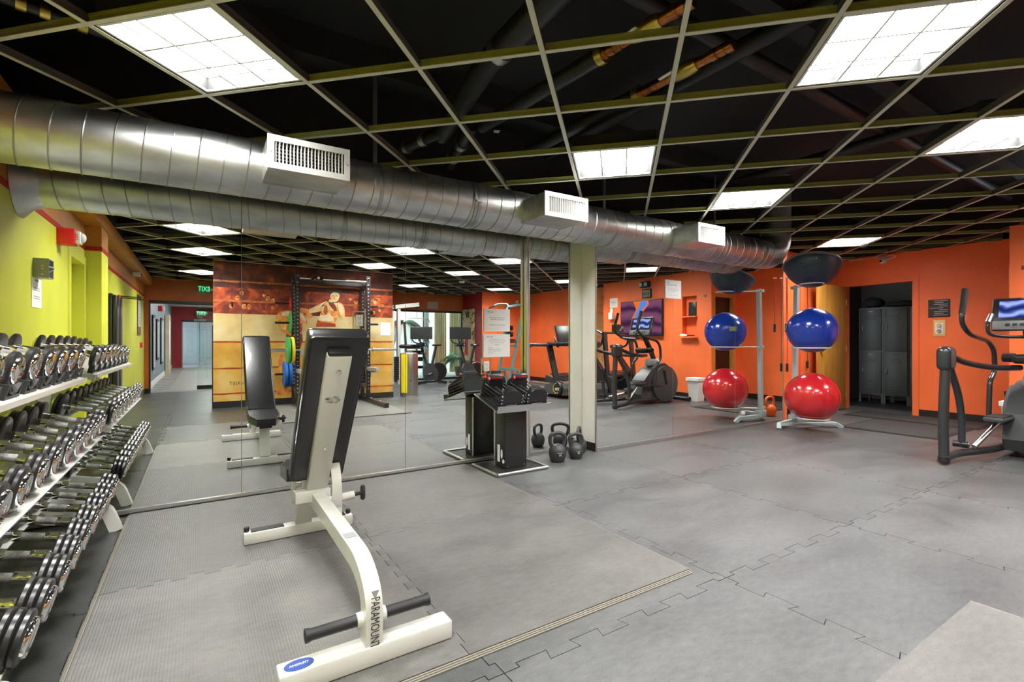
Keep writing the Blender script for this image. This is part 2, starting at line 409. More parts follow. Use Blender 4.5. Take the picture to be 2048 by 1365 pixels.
plain_mat(8.24, 9.0, 2.0, 3.55, 'black ribbed door mat right before the locker room doorway')

# ---- walls
def wall(name, parts, m, label=None):
    b = MB()
    for p in parts: b.box(*p)
    return struct(name, b, m, label=label)
# green wall with its door recess, pilaster, stripe and soffit
wall('wall_left', [(XL - .15, XL, 2.06, 4.1, 0, 2.06), (XL - .15, XL, 1.29, 2.06, 1.98, 2.06), (XL - .15, XL, YB - .02, 1.29, 0, 2.06), (XL, -.865, .86, 1.29, 0, 2.06)], 'green', 'lime green wall')
wall('trim_1', [(XL - .15, XL + .004, YB, .86, 2.06, 2.105), (XL - .15, XL + .004, 1.29, 4.1, 2.06, 2.105), (XL, -.861, .86, 1.294, 2.06, 2.105)], 'stripe', 'red stripe above the lime green wall')
wall('wall_left_upper', [(XL - .15, XL, YB, 4.1, 2.105, H + .02), (XL, -.865, .86, 1.29, 2.105, 2.32)], 'ochre', 'ochre band above the red stripe')
wall('ceiling_soffit', [(XL, -.85, YB, 3.94, 2.32, H + .01)], 'ochre', 'ochre soffit along the lime green wall')
d1 = struct('door_1', bx(XL - .13, XL - .09, 1.37, 1.98, .01, 1.90), 'green', label='lime green door in a recess')
f = MB()
for a in ((XL - .13, XL + .012, 1.98, 2.06, 0, 1.98), (XL - .13, XL + .012, 1.29, 1.37, 0, 1.98), (XL - .13, XL + .012, 1.37, 1.98, 1.90, 1.98)): f.box(*a)
f.build('door_frame', 'green', d1)
MB().cyl((XL - .07, 1.43, 1.0), .028, .05, 'X').build('door_knob', 'chrome', d1)
# back wall: hall opening, solid stretch, window front
wall('wall_back', [(XL - .15, -.92, YB - .12, YB, 0, H + .02), (-.92, 1.3, YB - .12, YB, 2.0, H + .02), (1.3, 4.1, YB - .12, YB, 0, H + .02), (4.1, 6.62, YB - .12, YB, 2.0, H + .02)], mat('dark_orange_paint', (.46, .10, .010), .5, var=.2, vscale=3), 'burnt orange back wall')
wall('wall_red', [(6.6, 6.75, YB - .12, -3.942, 0, H + .02)], 'red', 'dark red wall by the spin bikes')
wall('wall_corner', [(6.602, XT + .1, -4.06, -3.94, 0, H + .02)], 'orange', 'orange wall behind the teal tower')
d2 = struct('door_2', bx(7.15, 7.97, -3.94, -3.925, .02, 2.02), 'orange', label='orange painted door behind the teal tower')
f = MB()
for a in ((7.09, 7.15, -3.94, -3.915, 0, 2.08), (7.97, 8.03, -3.94, -3.915, 0, 2.08), (7.15, 7.97, -3.94, -3.915, 2.02, 2.08)): f.box(*a)
f.build('door_frame', 'orange', d2)
# television wall with a niche and a tan recess
wall('wall_television', [(XT, XT + .14, -3.94, -1.75, 0, H + .02), (XT, XT + .14, -1.2, 1.05, 0, H + .02), (XT, XT + .14, 1.05, 1.38, 0, 1.20), (XT, XT + .14, 1.05, 1.38, 2.0, H + .02),
                         (XT, XT + .14, 1.38, 1.579, 0, H + .02), (XT + .12, XT + .16, 1.03, 1.40, 1.15, 2.05)], 'orange', 'orange wall with the television')
tw = struct('wall_recess', bx(XT + .5, XT + .6, -2.0, -1.0, 0, H + .02), 'tan', label='tan block wall in the recess')
bk = MB().box(0, .40, 0, .02, 0, .20, .004).mesh('block', 'tan')
for r in range(12):
    for c in range(3):
        place(bk, 'block', (XT + .498, -2.0 + c * .405 + (.2 if r % 2 else 0), .003 + r * .204), tw, (0, 0, PI / 2))
wall('wall_return', [(XT, 8.12, 1.58, 1.70, 0, H + .02), (8.12, 8.78, 1.58, 1.70, 2.02, H + .02), (8.78, XR + .1, 1.58, 1.70, 0, H + .02)], 'orange', 'orange return wall with the glazed door')
d3 = struct('door_3', bx(8.18, 8.72, 1.62, 1.65, .02, 1.96), mat('smoked_glass', (.02, .010, .006), .12), label='dark glazed door in a wooden frame')
f = MB()
for a in ((8.12, 8.18, 1.60, 1.715, 0, 2.02), (8.72, 8.78, 1.60, 1.715, 0, 2.02), (8.18, 8.72, 1.60, 1.715, 1.96, 2.02)): f.box(*a)
f.build('door_frame', 'wood', d3)
# locker-room door wall
wall('wall_right', [(XR, XR + .14, 1.60, 2.93, 0, H + .02), (XR, XR + .14, 2.93, 3.88, 2.04, H + .02), (XR, XR + .14, 3.88, 4.1, 0, H + .02)], 'orange', 'orange wall with the locker room doorway')
d4 = struct('trim_2', MB().box(XR - .012, XR + .15, 2.87, 2.95, 0, 2.10).box(XR - .012, XR + .15, 3.86, 3.92, 0, 2.10).box(XR - .012, XR + .15, 2.95, 3.86, 2.02, 2.10), 'orange', label='orange door frame of the locker room')
wall('wall_far', [(6.85, XR + .1, 3.98, 4.1, 0, H + .02), (6.85, 6.95, MC, 3.98, 0, H + .02)], 'orange', 'orange wall behind the ball stand')
# wall behind the mirrors, and the cream step between them
wall('wall_mirror', [(XL - .1, 6.86, 4.0, 4.12, 0, H + .02)], 'cream', 'wall behind the mirrors')
wall('wall_pillar', [(3.372, 6.85, MC + .012, 4.0, 0, H + .02)], 'cream', 'cream return beside the middle mirror')
wall('wall_step', [(2.675, 3.372, MB_ + .010, 4.0, 0, H + .02)], 'cream', 'shallow cream step between two mirrors')
wall('baseboard_pillar', [(3.362, 3.374, MC + .002, MB_ - .002, 0, .085)], 'baseboard')
wall('baseboard_left', [(XL, XL + .008, YB, .86, 0, .1), (XL, XL + .008, 2.06, 3.95, 0, .1), (-.865, -.857, .86, 1.29, 0, .1)], mat('navy_base', (.02, .03, .05), .4))
wall('baseboard_back', [(XL, -.92, YB, YB + .008, 0, .1)], 'baseboard')
wall('baseboard_television', [(XT - .008, XT, -3.94, -1.75, 0, .1), (XT - .008, XT, -1.2, 1.70, 0, .1), (XR - .008, XR, 1.72, 2.87, 0, .1), (6.62, 7.08, -3.948, -3.932, 0, .1)], 'baseboard')
wall('baseboard_far', [(6.95, XR, 3.972, 3.98, 0, .1)], 'baseboard')
# freestanding partition that carries the mural
wall('wall_partition', [(.19, 3.24, -1.72, -1.56, 0, H + .01)], 'cream', 'partition wall that carries the mural')
wall('baseboard_partition', [(.18, 3.25, -1.56, -1.545, 0, .11)], 'baseboard')
wall('trim_6', [(.176, .189, -1.73, -1.562, 0, 1.38)], 'baseboard', 'black rubber edge of the partition')

# ---- mirrors: one panel each, thin dark joints between them
def mirror(x0, x1, y, label, z0=.035, z1=H + .01):
    t = thing('wall_mirror_panel', label, 'mirror', ((x0 + x1) / 2, y, z0), 'frameless wall mirrors')
    MB().quad((x0 + .002, y, z0), (x1 - .002, y, z0), (x1 - .002, y, z1), (x0 + .002, y, z1)).build('silvered_face', 'mirror', t)
    bx(x0 + .002, x1 - .002, y + .001, y + .007, z0, z1).build('glass_edge', M['mesh_grey'], t)
mirror(-.985, .251, MA, 'mirror panel behind the dumbbell rack')
mirror(.251, 1.465, MA, 'mirror panel behind the white bench, showing the power rack')
mirror(1.465, 2.66, MA, 'mirror panel with the two paper notices, behind the dumbbell stand')
mirror(2.70, 3.368, MB_, 'narrow mirror panel behind the kettlebells, beside the cream pillar')
mirror(3.378, 4.543, MC, 'mirror panel just past the cream pillar, showing the elliptical')
mirror(4.543, 5.727, MC, 'mirror panel with a single paper notice at its edge')
mirror(5.727, 6.845, MC, 'last mirror panel, next to the exercise balls')
wall('trim_3', [(XL + .02, 2.70, MA - .014, MA + .004, .016, .04), (2.70, 3.36, MB_ - .012, MB_ + .004, .001, .035), (3.378, 6.85, MC - .014, MC + .004, .001, .035)], 'alu', 'metal channel under the mirrors')
wall('trim_4', [(3.366, 3.380, MC - .006, MC + .006, 0, H), (2.664, 2.676, MB_, MA - .001, 0, H), (2.690, 2.702, MB_ - .008, MB_ + .002, 0, H), (6.845, 6.853, MC - .006, MC + .01, 0, H)], 'alu', 'metal edge strips of the mirrors')

# ---- black deck and plenum above the grid
wall('ceiling', [(-1.6, 9.6, -6.1, 4.6, DECK, DECK + .1)], 'black', 'black open ceiling')
wall('ceiling_plenum', [(-1.3, -1.12, -5.3, 4.3, H + .03, DECK), (9.2, 9.3, -5.3, 4.3, H + .03, DECK), (-1.3, 9.3, 4.02, 4.2, H + .03, DECK), (-1.3, 9.3, -5.3, -5.2, H + .03, DECK)], 'black', 'black plenum walls above the grid')
for k in range(5):
    y = -4.2 + 1.9 * k
    wall('ceiling_beam', [(-1.1, 9.2, y, y + .12, DECK - .2, DECK)], 'black', 'black beam under the deck')

# ---- suspended grid, turned 45 degrees to the mirror wall
S2 = 2 ** .5; GP, GU, GV = .6165, 2.248, .268
ROOM = [(XL, 3.96), (XL, YB), (6.6, YB), (6.6, -3.94), (XT, -3.94), (XT, 1.70), (XR, 1.70), (XR, 3.98), (6.85, 3.98), (6.85, 3.70), (3.375, 3.70), (3.375, 3.91), (2.68, 3.91), (2.68, 3.96)]
def inside(x, y):
    if .17 < x < 3.26 and -1.74 < y < -1.54: return False
    if x < -.85: return False
    c = False
    for i in range(len(ROOM)):
        (x1, y1), (x2, y2) = ROOM[i - 1], ROOM[i]
        if (y1 > y) != (y2 > y) and x < (x2 - x1) * (y - y1) / (y2 - y1) + x1: c = not c
    return c
def runs(p, q, step=.02):
    """stretches of the line p-q that lie inside the room"""
    L = math.dist(p, q); n = int(L / step); out = []; s = None
    for i in range(n + 1):
        t = i / n; ok = inside(p[0] + (q[0] - p[0]) * t, p[1] + (q[1] - p[1]) * t)
        if ok and s is None: s = t
        if (not ok or i == n) and s is not None:
            if (t - s) * L > .06: out.append((s * L, t * L))
            s = None
    return out
def tee_mesh(hw, web):
    b = MB(); b.box(0, 1, -hw, hw, 0, .0035).box(0, 1, -.0018, .0018, .003, web)
    b.box(0, 1, -.006, .006, web - .012, web); return b
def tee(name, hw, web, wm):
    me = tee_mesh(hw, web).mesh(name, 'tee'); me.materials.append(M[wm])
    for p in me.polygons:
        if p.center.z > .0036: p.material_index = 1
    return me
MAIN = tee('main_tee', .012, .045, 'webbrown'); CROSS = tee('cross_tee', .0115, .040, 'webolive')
ceil_grid = tag(bpy.data.objects.new('ceiling_grid', None), 'pale metal ceiling grid without tiles'); COL.objects.link(ceil_grid); ceil_grid['kind'] = 'structure'
def uv2xy(u, v): return ((u + v) / S2, (u - v) / S2)
for k in range(-8, 14):
    v = GV + k * GP; p, q = uv2xy(-6.5, v), uv2xy(10.5, v)
    for a, b in runs(p, q):
        x, y = p[0] + a / S2, p[1] + a / S2
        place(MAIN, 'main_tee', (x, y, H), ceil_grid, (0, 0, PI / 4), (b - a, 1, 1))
    for j in range(-14, 14):
        u = GU + j * GP; p2, q2 = uv2xy(u, v + .013), uv2xy(u, v + GP - .013)
        for a, b in runs(p2, q2):
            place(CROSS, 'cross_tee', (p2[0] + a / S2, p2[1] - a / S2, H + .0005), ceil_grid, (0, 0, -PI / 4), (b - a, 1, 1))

# ---- recessed fluorescent lights, nine lens cells each
def light_proto():
    t = thing('ceiling_light', '', 'ceiling light', (0, 0, 0), 'ceiling lights in the grid')
    w = .289; f = MB()
    for a in ((-w, w, -w, -w + .012), (-w, w, w - .012, w), (-w, -w + .012, -w + .012, w - .012), (w - .012, w, -w + .012, w - .012)): f.box(*a, .004, .012)
    f.build('frame', 'register', t)
    g_ = MB()
    for a in ((-w, w, -w, -w + .012), (-w, w, w - .012, w), (-w, -w + .012, -w + .012, w - .012), (w - .012, w, -w + .012, w - .012)): g_.box(*a, .012, .105)
    g_.build('side_panel', 'black', t)
    bx(-w, w, -w, w, .105, .12).build('housing', 'black', t)
    c = 2 * (w - .014) / 3
    pm = MB(); n = 6
    for i in range(n + 1):
        for j in range(n + 1):
            x, y = (i / n - .5) * (c - .004), (j / n - .5) * (c - .004)
            pm.v.append((x, y, .012 * math.cos(PI * i / n - PI / 2) * math.cos(PI * j / n - PI / 2)))
    for i in range(n):
        for j in range(n):
            a = i * (n + 1) + j; pm.f.append((a, a + 1, a + n + 2, a + n + 1))
    me = pm.mesh('lens_cell', 'lamp', 80)
    for i in range(3):
        for j in range(3): place(me, 'lens_cell', ((i - 1) * c, (j - 1) * c, .076), t)
    lv = MB()
    for k in (-.5, .5):
        lv.box(k * c - .005, k * c + .005, -w + .012, w - .012, .006, .080); lv.box(-w + .012, w - .012, k * c - .005, k * c + .005, .0065, .080)
    lv.build('louvre', 'louvre', t)
    return t
LIGHTS = [((.04, 2.69), 'lit ceiling light panel nearest the dumbbell rack, above the first vent'),
          ((2.66, .97), 'large lit ceiling light panel at the top right corner'),
          ((2.66, 2.71), 'lit ceiling light panel just above the second duct vent'),
          ((4.40, 2.73), 'lit ceiling light panel above the third duct vent'),
          ((4.39, .97), 'lit ceiling light panel cut off by the right edge'),
          ((7.49, 3.2), 'small distant lit ceiling light panel above the orange locker wall'),
          ((0, .89), 'ceiling light panel first below the duct in the mirror, before the mural'),
          ((.02, -.84), 'ceiling light panel second below the duct in the mirror, before the mural'),
          ((-.03, -3.36), 'ceiling light panel close to the green exit sign'),
          ((2.6, -.85), 'ceiling light panel right above the power rack in the mirror'),
          ((4.34, -.73), 'ceiling light panel between duct and red wall in the mirror'),
          ((7.01, .965), 'ceiling light panel above the television wall'),
          ((4.39, -3.39), 'ceiling light panel near the lat pulldown machine'),
          ((6.57, -2.96), 'ceiling light panel above the teal pull-up tower'),
          ((7.0, -.78), 'ceiling light panel above the treadmills')]
LP = light_proto()
for i, ((x, y), lb) in enumerate(LIGHTS):
    u, v = (x + y) / S2, (x - y) / S2
    u = GU + GP * (round((u - GU) / GP - .5) + .5); v = GV + GP * (round((v - GV) / GP - .5) + .5)
    o = LP if i == 0 else copy_tree(LP)
    o.location = (*uv2xy(u, v), H + .001); o.rotation_euler = (0, 0, PI / 4); o['label'] = lb

# ---- spiral duct with three registers
DY, DZ, DR = 3.45, 2.197, .176
duct = thing('air_duct', 'long round galvanised spiral duct under the ceiling', 'duct', (XL, DY, DZ))
b = MB(); n = 48
b.tube([(x, DY, DZ) for x in (XL, 1, 3, 5, 5.95)] + [(5.95 + .26 * math.sin(a), DY, DZ + .26 * (1 - math.cos(a))) for a in [PI / 2 * k / 8 for k in range(1, 9)]] + [(6.21, DY, DECK)], DR, 48, up=(0, 1, 0))
b.build('duct_body', 'steel', duct)
hx = []; pitch = .125; turns = int((5.90 - XL) / pitch)
for k in range(turns * 28 + 1):
    a = 2 * PI * k / 28; hx.append((XL + .03 + pitch * k / 28, DY + (DR + .001) * math.sin(a), DZ + (DR + .001) * math.cos(a)))
MB().tube(hx, .0042, 5).build('spiral_seam', 'seam', duct)
for x in (1.79, 4.04, 5.67):
    j = MB(); j.lathe([(DR + .001, -.03), (DR + .007, -.028), (DR + .007, -.002), (DR + .003, 0), (DR + .007, .002), (DR + .007, .028), (DR + .001, .03)], 48, None, 'X', (x, DY, DZ)); jb = j.build('joint_band', 'seam', duct)
    bx(x - .02, x + .02, DY - DR - .02, DY - DR - .004, DZ - .02, DZ - .005).build('clamp', 'seam', jb)
MB().lathe([(DR, .12), (DR + .02, .06), (DR + .07, .015), (DR + .085, .0)], 40, None, 'X', (XL + .004, DY, DZ)).build('wall_flange', 'steel', duct)
for x in (1.05, 3.25, 4.95):
    MB().box(x - .014, x + .014, DY - .006, DY + .006, DZ + DR - .005, DECK).build('hanger_strap', 'seam', duct)
    MB().lathe([(DR + .002, -.014), (DR + .004, -.013), (DR + .004, .013), (DR + .002, .014)], 40, None, 'X', (x, DY, DZ)).build('hanger_ring', 'seam', duct)
def register(x0, x1, label):
    y0, z0, z1 = 2.98, 2.076, 2.262
    t = thing('air_register', label, 'air vent', ((x0 + x1) / 2, y0, z0), 'duct vents')
    s = MB(); w = .012
    for a in ((x0 + .004, x1 - .004, y0 + .01, 3.33, z0 + .004, z0 + .012), (x0 + .004, x1 - .004, y0 + .01, 3.40, z1 - .012, z1 - .004), (x0 + .004, x0 + .012, y0 + .01, 3.40, z0 + .012, z1 - .012), (x1 - .012, x1 - .004, y0 + .01, 3.40, z0 + .012, z1 - .012)): s.box(*a)
    s.build('boot', 'steel', t)
    fr = MB(); m = .034
    for a in ((x0, x1, z0, z0 + m), (x0, x1, z1 - m, z1), (x0, x0 + m, z0 + m, z1 - m), (x1 - m, x1, z0 + m, z1 - m)): fr.box(a[0], a[1], y0, y0 + w, a[2], a[3])
    fr.build('grille_frame', 'register', t)
    bx(x0 + m, x1 - m, y0 + .06, y0 + .065, z0 + m, z1 - m).build('void', 'dark', t)
    n = 20; vb = MB().box(-.0016, .0016, 0, .022, z0 + m, z1 - m).mesh('vertical_blade', 'register', off=(0, 0, z0))
    for k in range(n):
        place(vb, 'vertical_blade', (x0 + m + (x1 - x0 - 2 * m) * (k + .5) / n - (x0 + x1) / 2, .003, 0), t, (0, 0, .15))
    hb = MB()
    for k in range(6): hb.box(x0 + m, x1 - m, y0 + .028, y0 + .045, z0 + m + (z1 - z0 - 2 * m) * (k + .5) / 6 - .001, z0 + m + (z1 - z0 - 2 * m) * (k + .5) / 6 + .001)
    hb.build('horizontal_blade', 'register', t)
    for x in (x0 + .015, x1 - .015): MB().cyl((x, y0 - .001, (z0 + z1) / 2), .005, .004, 'Y', 10).build('screw', 'alu', t)
register(.314, .757, 'largest white duct vent, nearest the dumbbell rack')
register(2.203, 2.632, 'white duct vent in the middle of the duct')
register(4.026, 4.444, 'small white duct vent near the exercise balls')

# ---- pipes in the plenum
def pipe(name, pts, r, m, label, bands=(), bm_='brass', cat='pipe'):
    t = thing(name, label, cat, pts[0], 'pipes above the grid'); MB().tube(rounded(pts, .12), r, 14).build('pipe_run', m, t)
    for p, d, rr, L in bands:
        d = Vector(d).normalized(); p = Vector(p)
        MB().tube([p - d * L / 2, p + d * L / 2], rr, 14).build('coupling', bm_, t)
    return t
def copper(p, q, label):
    p, q = Vector(p), Vector(q); d = (q - p).normalized()
    t = thing('copper_pipe', label, 'pipe', p, 'pipes above the grid')
    MB().tube([p, q], .030, 16).build('copper_run', 'copper', t)
    for k in (.03, .12, .2, .82, .9, .97): c = p + (q - p) * k; MB().tube([c - d * .018, c + d * .018], .034, 16).build('fitting', 'copper', t)
    c = p + (q - p) * .52; MB().tube([c - d * .09, c - d * .05, c + d * .05, c + d * .09], [.036, .046, .046, .036], 16).build('brass_valve', 'brass', t)
    s = Vector((-1, .2, 0)).normalized()
    MB().tube([c + s * .05 - d * .01, c + s * .06 + Vector((0, .13, -.01))], .008, 6, sq=(.022, .006)).build('valve_lever', 'whiteplain', t)
    MB().tube([p - d * 1.2, p - d * .0], .05, 14).build('insulated_run', 'pipeblk', t)
    MB().tube([p - d * .03, p + d * .015], .054, 14).build('insulation_cap', 'brass', t)
copper((1.93, 2.06, 2.75), (1.99, 1.50, 2.75), 'bright copper pipe with valve, nearer the vent')
copper((2.44, 2.26, 2.75), (2.47, 1.60, 2.75), 'darker copper pipe with valve beside the top light panel')
pipe('drain_pipe', [(1.47, 1.2, 2.85), (1.49, 2.6, 2.83), (1.60, 3.55, 2.75)], .075, 'pipeblk', 'thick black drain pipe above the grid', [((1.485, 2.45, 2.832), (0, 1, 0), .082, .06)], 'alu')
pipe('branch_pipe', [(1.60, 3.40, 2.74), (1.40, 3.90, 2.70)], .045, 'pipeblk', 'short black branch pipe over the duct', [((1.50, 3.65, 2.72), (-.4, 1, 0), .051, .05), ((1.43, 3.83, 2.705), (-.4, 1, 0), .051, .04)], 'seam')
pipe('elbow_pipe', [(1.72, 3.25, 2.74), (1.84, 3.90, 2.66)], .05, 'pipeblk', 'black elbow pipe beside the branch pipe', [((1.77, 3.52, 2.70), (.18, 1, -.1), .056, .05), ((1.81, 3.75, 2.68), (.18, 1, -.1), .056, .05)], 'seam')
pipe('strapped_pipe', [(-.95, 2.95, 2.63), (.25, 3.25, 2.63)], .028, 'pipeblk', 'black pipe with brass straps in the corner above the duct', [((x_, 2.95 + (x_ + .95) * .25, 2.63), (1, .25, 0), .034, .035) for x_ in (-.673, -.597, -.47, -.34)])
pipe('conduit', [(.1, -2, 2.95), (.1, 3.9, 2.95)], .03, 'pipeblk', 'thin black conduit above the first light')
pipe('main_pipe', [(2.9, -3, 2.98), (2.9, 3.9, 2.98)], .06, 'pipeblk', 'long black pipe across the deck')
pipe('cross_pipe', [(-.9, 1.9, 3.02), (9, 1.9, 3.02)], .05, 'pipeblk', 'black pipe running along the mirror wall direction')
pipe('rear_pipe', [(5.2, -4, 2.95), (5.2, 3.9, 2.95)], .05, 'pipeblk', 'black pipe above the far lights')
for (x, y, lb) in ((2.08, 3.68, 'flaking white patch on the deck near the duct'),):
    t = thing('plaster_patch', lb, 'patch', (x, y, 2.97)); MB().prism([(-.06, -.09), (.03, -.1), (.05, .0), (.03, .05), (.055, .11), (-.02, .08), (-.05, .02)], 0, .006).build('flake', 'whiteplain', t, local=True)
    MB().prism([(.10, .02), (.15, .0), (.16, .05), (.12, .06)], 0, .006).build('flake', 'whiteplain', t, local=True)
# ================================================================ OBJECTS IN THE ROOM
# ---- dumbbell rack: two side frames, three tiers
RY0, RY1 = 1.90, 3.72
rack = thing('dumbbell_rack', 'white three-tier steel dumbbell rack along the lime green wall', 'rack', (-.70, 2.8, 0))
for y in (RY0, RY1 - .02):
    p = rounded([(-.80, y, 1.00), (-.86, y, .45), (-.83, y, .16), (-.62, y, .10), (-.47, y, .17), (-.415, y, .0)], .12, 5)
    MB().tube(p, .03, 4, sq=(.06, .05), up=(0, 1, 0)).build('side_leg', 'white', rack)
    MB().tube(rounded([(-.86, y, .45), (-.88, y, .2), (-.93, y, 0)], .05), .03, 4, sq=(.06, .05), up=(0, 1, 0)).build('rear_leg', 'white', rack)
    for (x0, z0, x1, z1) in ((-.85, .62, -.50, .535), (-.84, .25, -.47, .16), (-.83, .945, -.58, .885)):
        MB().tube([(x0, y, z0), (x1, y, z1)], .02, 4, sq=(.05, .045), up=(0, 1, 0)).build('tier_arm', 'white', rack)
MB().tube([(-.86, RY0, .40), (-.86, RY1, .40)], .02, 4, sq=(.05, .05)).build('rear_stretcher', 'white', rack)
MB().prism([(-.90, .979), (-.565, .895), (-.565, .901), (-.90, .985)], -RY1 - .06, -RY0 + .05, Matrix.Rotation(PI / 2, 4, 'X')).build('top_shelf', 'white', rack)
MB().tube([(-.562, RY0 - .05, .892), (-.562, RY1 + .06, .892)], .01, 4, sq=(.006, .022)).build('shelf_lip', 'white', rack)
for nm, xa, za in (('front_rail', -.503, .552), ('rear_rail', -.760, .612), ('front_rail', -.490, .170), ('rear_rail', -.712, .232)):
    MB().tube([(xa, RY0 - .05, za), (xa, RY1 + .06, za)], .01, 4, sq=(.034, .006), up=(.24, 0, 1)).build(nm, 'white', rack)
sad = MB()
sad.box(-.014, .014, -.085, .085, 0, .012).box(-.014, .014, -.085, -.07, .012, .055).box(-.014, .014, .07, .085, .012, .055)
sad.tube([(0, -.072, .05), (0, -.04, .024), (0, 0, .016), (0, .04, .024), (0, .072, .05)], .012, 6, sq=(.028, .008))
SAD = sad.mesh('saddle', 'rubber')
TOPS = [3.70 - .235 * k for k in range(8)]
for y in TOPS:
    for x in (-.60, -.842): place(SAD, 'saddle', (x + .70, y - 2.8, .902 - (x + .565) * .251), rack, (0, math.radians(14), 0))

def dumbbell(R, plates, pt_, hl, cap=.6, cone=True):
    """axis along X; returns a root with its parts"""
    t = thing('dumbbell', '', 'dumbbell', (0, 0, 0), 'chrome and black dumbbells on the rack')
    MB().cyl((0, 0, 0), .0155, hl - .07, 'X', 16).build('grip', 'knurl', t, local=True)
    for s in (-1, 1):
        e = s * hl / 2
        MB().lathe([(.016, -.040), (.020, -.037), (.020, -.004), (.022, .0), (.022, .03)], 16, None, 'X', (e - s * .018 if s > 0 else e + .018, 0, 0)).build('collar', 'chrome', t, local=True)
        for k in range(plates):
            c = e + s * (.012 + pt_ * (k + .5)); rr = R * (1 - .03 * k)
            MB().lathe([(rr * .3, -pt_ / 2), (rr * .82, -pt_ / 2 + .001), (rr * .87, -pt_ / 2 - .001), (rr - .005, -pt_ / 2 + .001), (rr, -pt_ / 2 + .006), (rr, pt_ / 2 - .006), (rr - .005, pt_ / 2 - .001), (rr * .87, pt_ / 2 + .001), (rr * .3, pt_ / 2 - .001)], 28, None, 'X', (c, 0, 0)).build('plate', 'iron', t, local=True)
        c = e + s * (.012 + pt_ * plates); q = R * cap
        pr = [(q, -.002), (q, .006), (q - .004, .012), (q * .86, .009), (q * .80, .0095), (q * .3, .010), (q * .24, .012), (.002, .012)]
        m = MB().lathe([(r, h) for r, h in pr], 26, None, 'X', (0, 0, 0))
        if s < 0: m.v = [(-x, y, z) for x, y, z in m.v]
        m.v = [(x + c, y, z) for x, y, z in m.v]
        ec = m.build('end_cap', 'chrome', t, local=True)
    return t
ORD = ['first', 'second', 'third', 'fourth', 'fifth', 'sixth', 'seventh', 'eighth', 'ninth', 'tenth']
PT = {'big': dumbbell(.083, 3, .023, .175, .68), 'mid': dumbbell(.082, 2, .024, .185, .70), 'mid2': dumbbell(.077, 2, .022, .185, .70), 'topA': dumbbell(.077, 1, .026, .225, .76), 'topB': dumbbell(.070, 1, .026, .225, .76), 'topC': dumbbell(.058, 1, .024, .225, .76)}
used = set()
def put_db(kind, x, y, z, label):
    o = PT[kind] if kind not in used else copy_tree(PT[kind]); used.add(kind)
    o.location = (x, y, z); o.rotation_euler = (0, math.radians(14) + random.uniform(-.01, .01), random.uniform(-.03, .03)); o['label'] = label
    return o
stk = mat('orange_sticker', (.72, .33, .01), .5)
for k, y in enumerate(TOPS):
    kind = 'topA' if k < 5 else ('topB' if k < 7 else 'topC'); r = {'topA': .075, 'topB': .068, 'topC': .056}[kind]
    o = put_db(kind, -.722, y, .978 + r, ORD[k] + ' dumbbell from the mirror on the top shelf of the rack'); 
    if k in (1, 2, 3):
        MB().prism([(.018 * math.cos(a) + .030, .022 * math.sin(a)) for a in [2 * PI * i / 12 for i in range(12)]], 0, .0012, Matrix.Translation((.1625, 0, 0)) @ Matrix.Rotation(PI / 2, 4, 'Y') @ Matrix.Rotation(PI, 4, 'Z')).build('number_sticker', stk, o, local=True)
for k in range(9): put_db('mid' if k < 5 else 'mid2', -.632, 3.71 - .215 * k, .672, ORD[k] + ' dumbbell from the mirror on the middle tier of the rack')
for k in range(9): put_db('big', -.590, 3.70 - .215 * k, .290, ORD[k] + ' dumbbell from the mirror on the bottom tier of the rack')

# ---- adjustable bench
BX = .50
bench = thing('weight_bench', 'white framed adjustable weight bench with black vinyl pads', 'bench', (BX, 2.4, .017))
ff = MB().box(.205, .79, 1.645, 1.725, .018, .084, .006).build('front_foot', 'white', bench)
lg = MB(); lg.lathe([(.036, 0), (.036, .0012)], 24, Matrix.Translation((.268, 1.683, .0846)) @ Matrix.Diagonal((1.25, .78, 1, 1)))
bd = lg.build('oval_badge', mat('badge_blue', (.03, .07, .28), .4), ff)
text('AMERIFIT', .0145, (.268, 1.683, .0862), (1, 0, 0), (0, 1, 0), 'whiteplain', ff, 'badge_lettering', .0003)
path = rounded([(BX, 1.685, .08), (BX, 1.672, .245), (BX, 1.80, .315), (BX, 2.66, .328)], .16, 7)
beam = MB()
beam.tube(path, .04, 4, sq=(.066, .058), up=(1, 0, 0)); bmo = beam.build('main_beam', 'white', bench)
text('PARAMOUNT', .044, (BX, 1.6445, .165), (0, .060, -1), (1, 0, 0), 'ink', bmo, 'brand_lettering', .0003, sx=.66)
MB().prism([(-.014, -.014), (.014, -.014), (0, .016)], 0, .0005, Matrix.Translation((BX, 1.6395, .262)) @ Matrix.Rotation(PI / 2, 4, 'X') @ Matrix.Rotation(PI, 4, 'Z')).build('triangle_mark', M['mesh_grey'], bmo)
bx(BX - .022, BX + .022, 1.95, 2.0, .348, .3525).build('beam_plate', 'mesh_grey', bench)
for s, x0, x1 in ((-1, BX - .045, BX - .215), (1, BX + .045, BX + .215)):
    MB().lathe([(.019, 0), (.021, .003), (.019, .01), (.019, .15), (.022, .158), (.023, .168), (.016, .17)], 18, Matrix.Translation((x0, 1.69, .165)) @ Matrix.Rotation(s * PI / 2, 4, 'Y')).build('foam_grip', 'rubber', bench)
MB().cyl((BX, 1.69, .165), .024, .10, 'X', 16).build('grip_boss', 'white', bench)
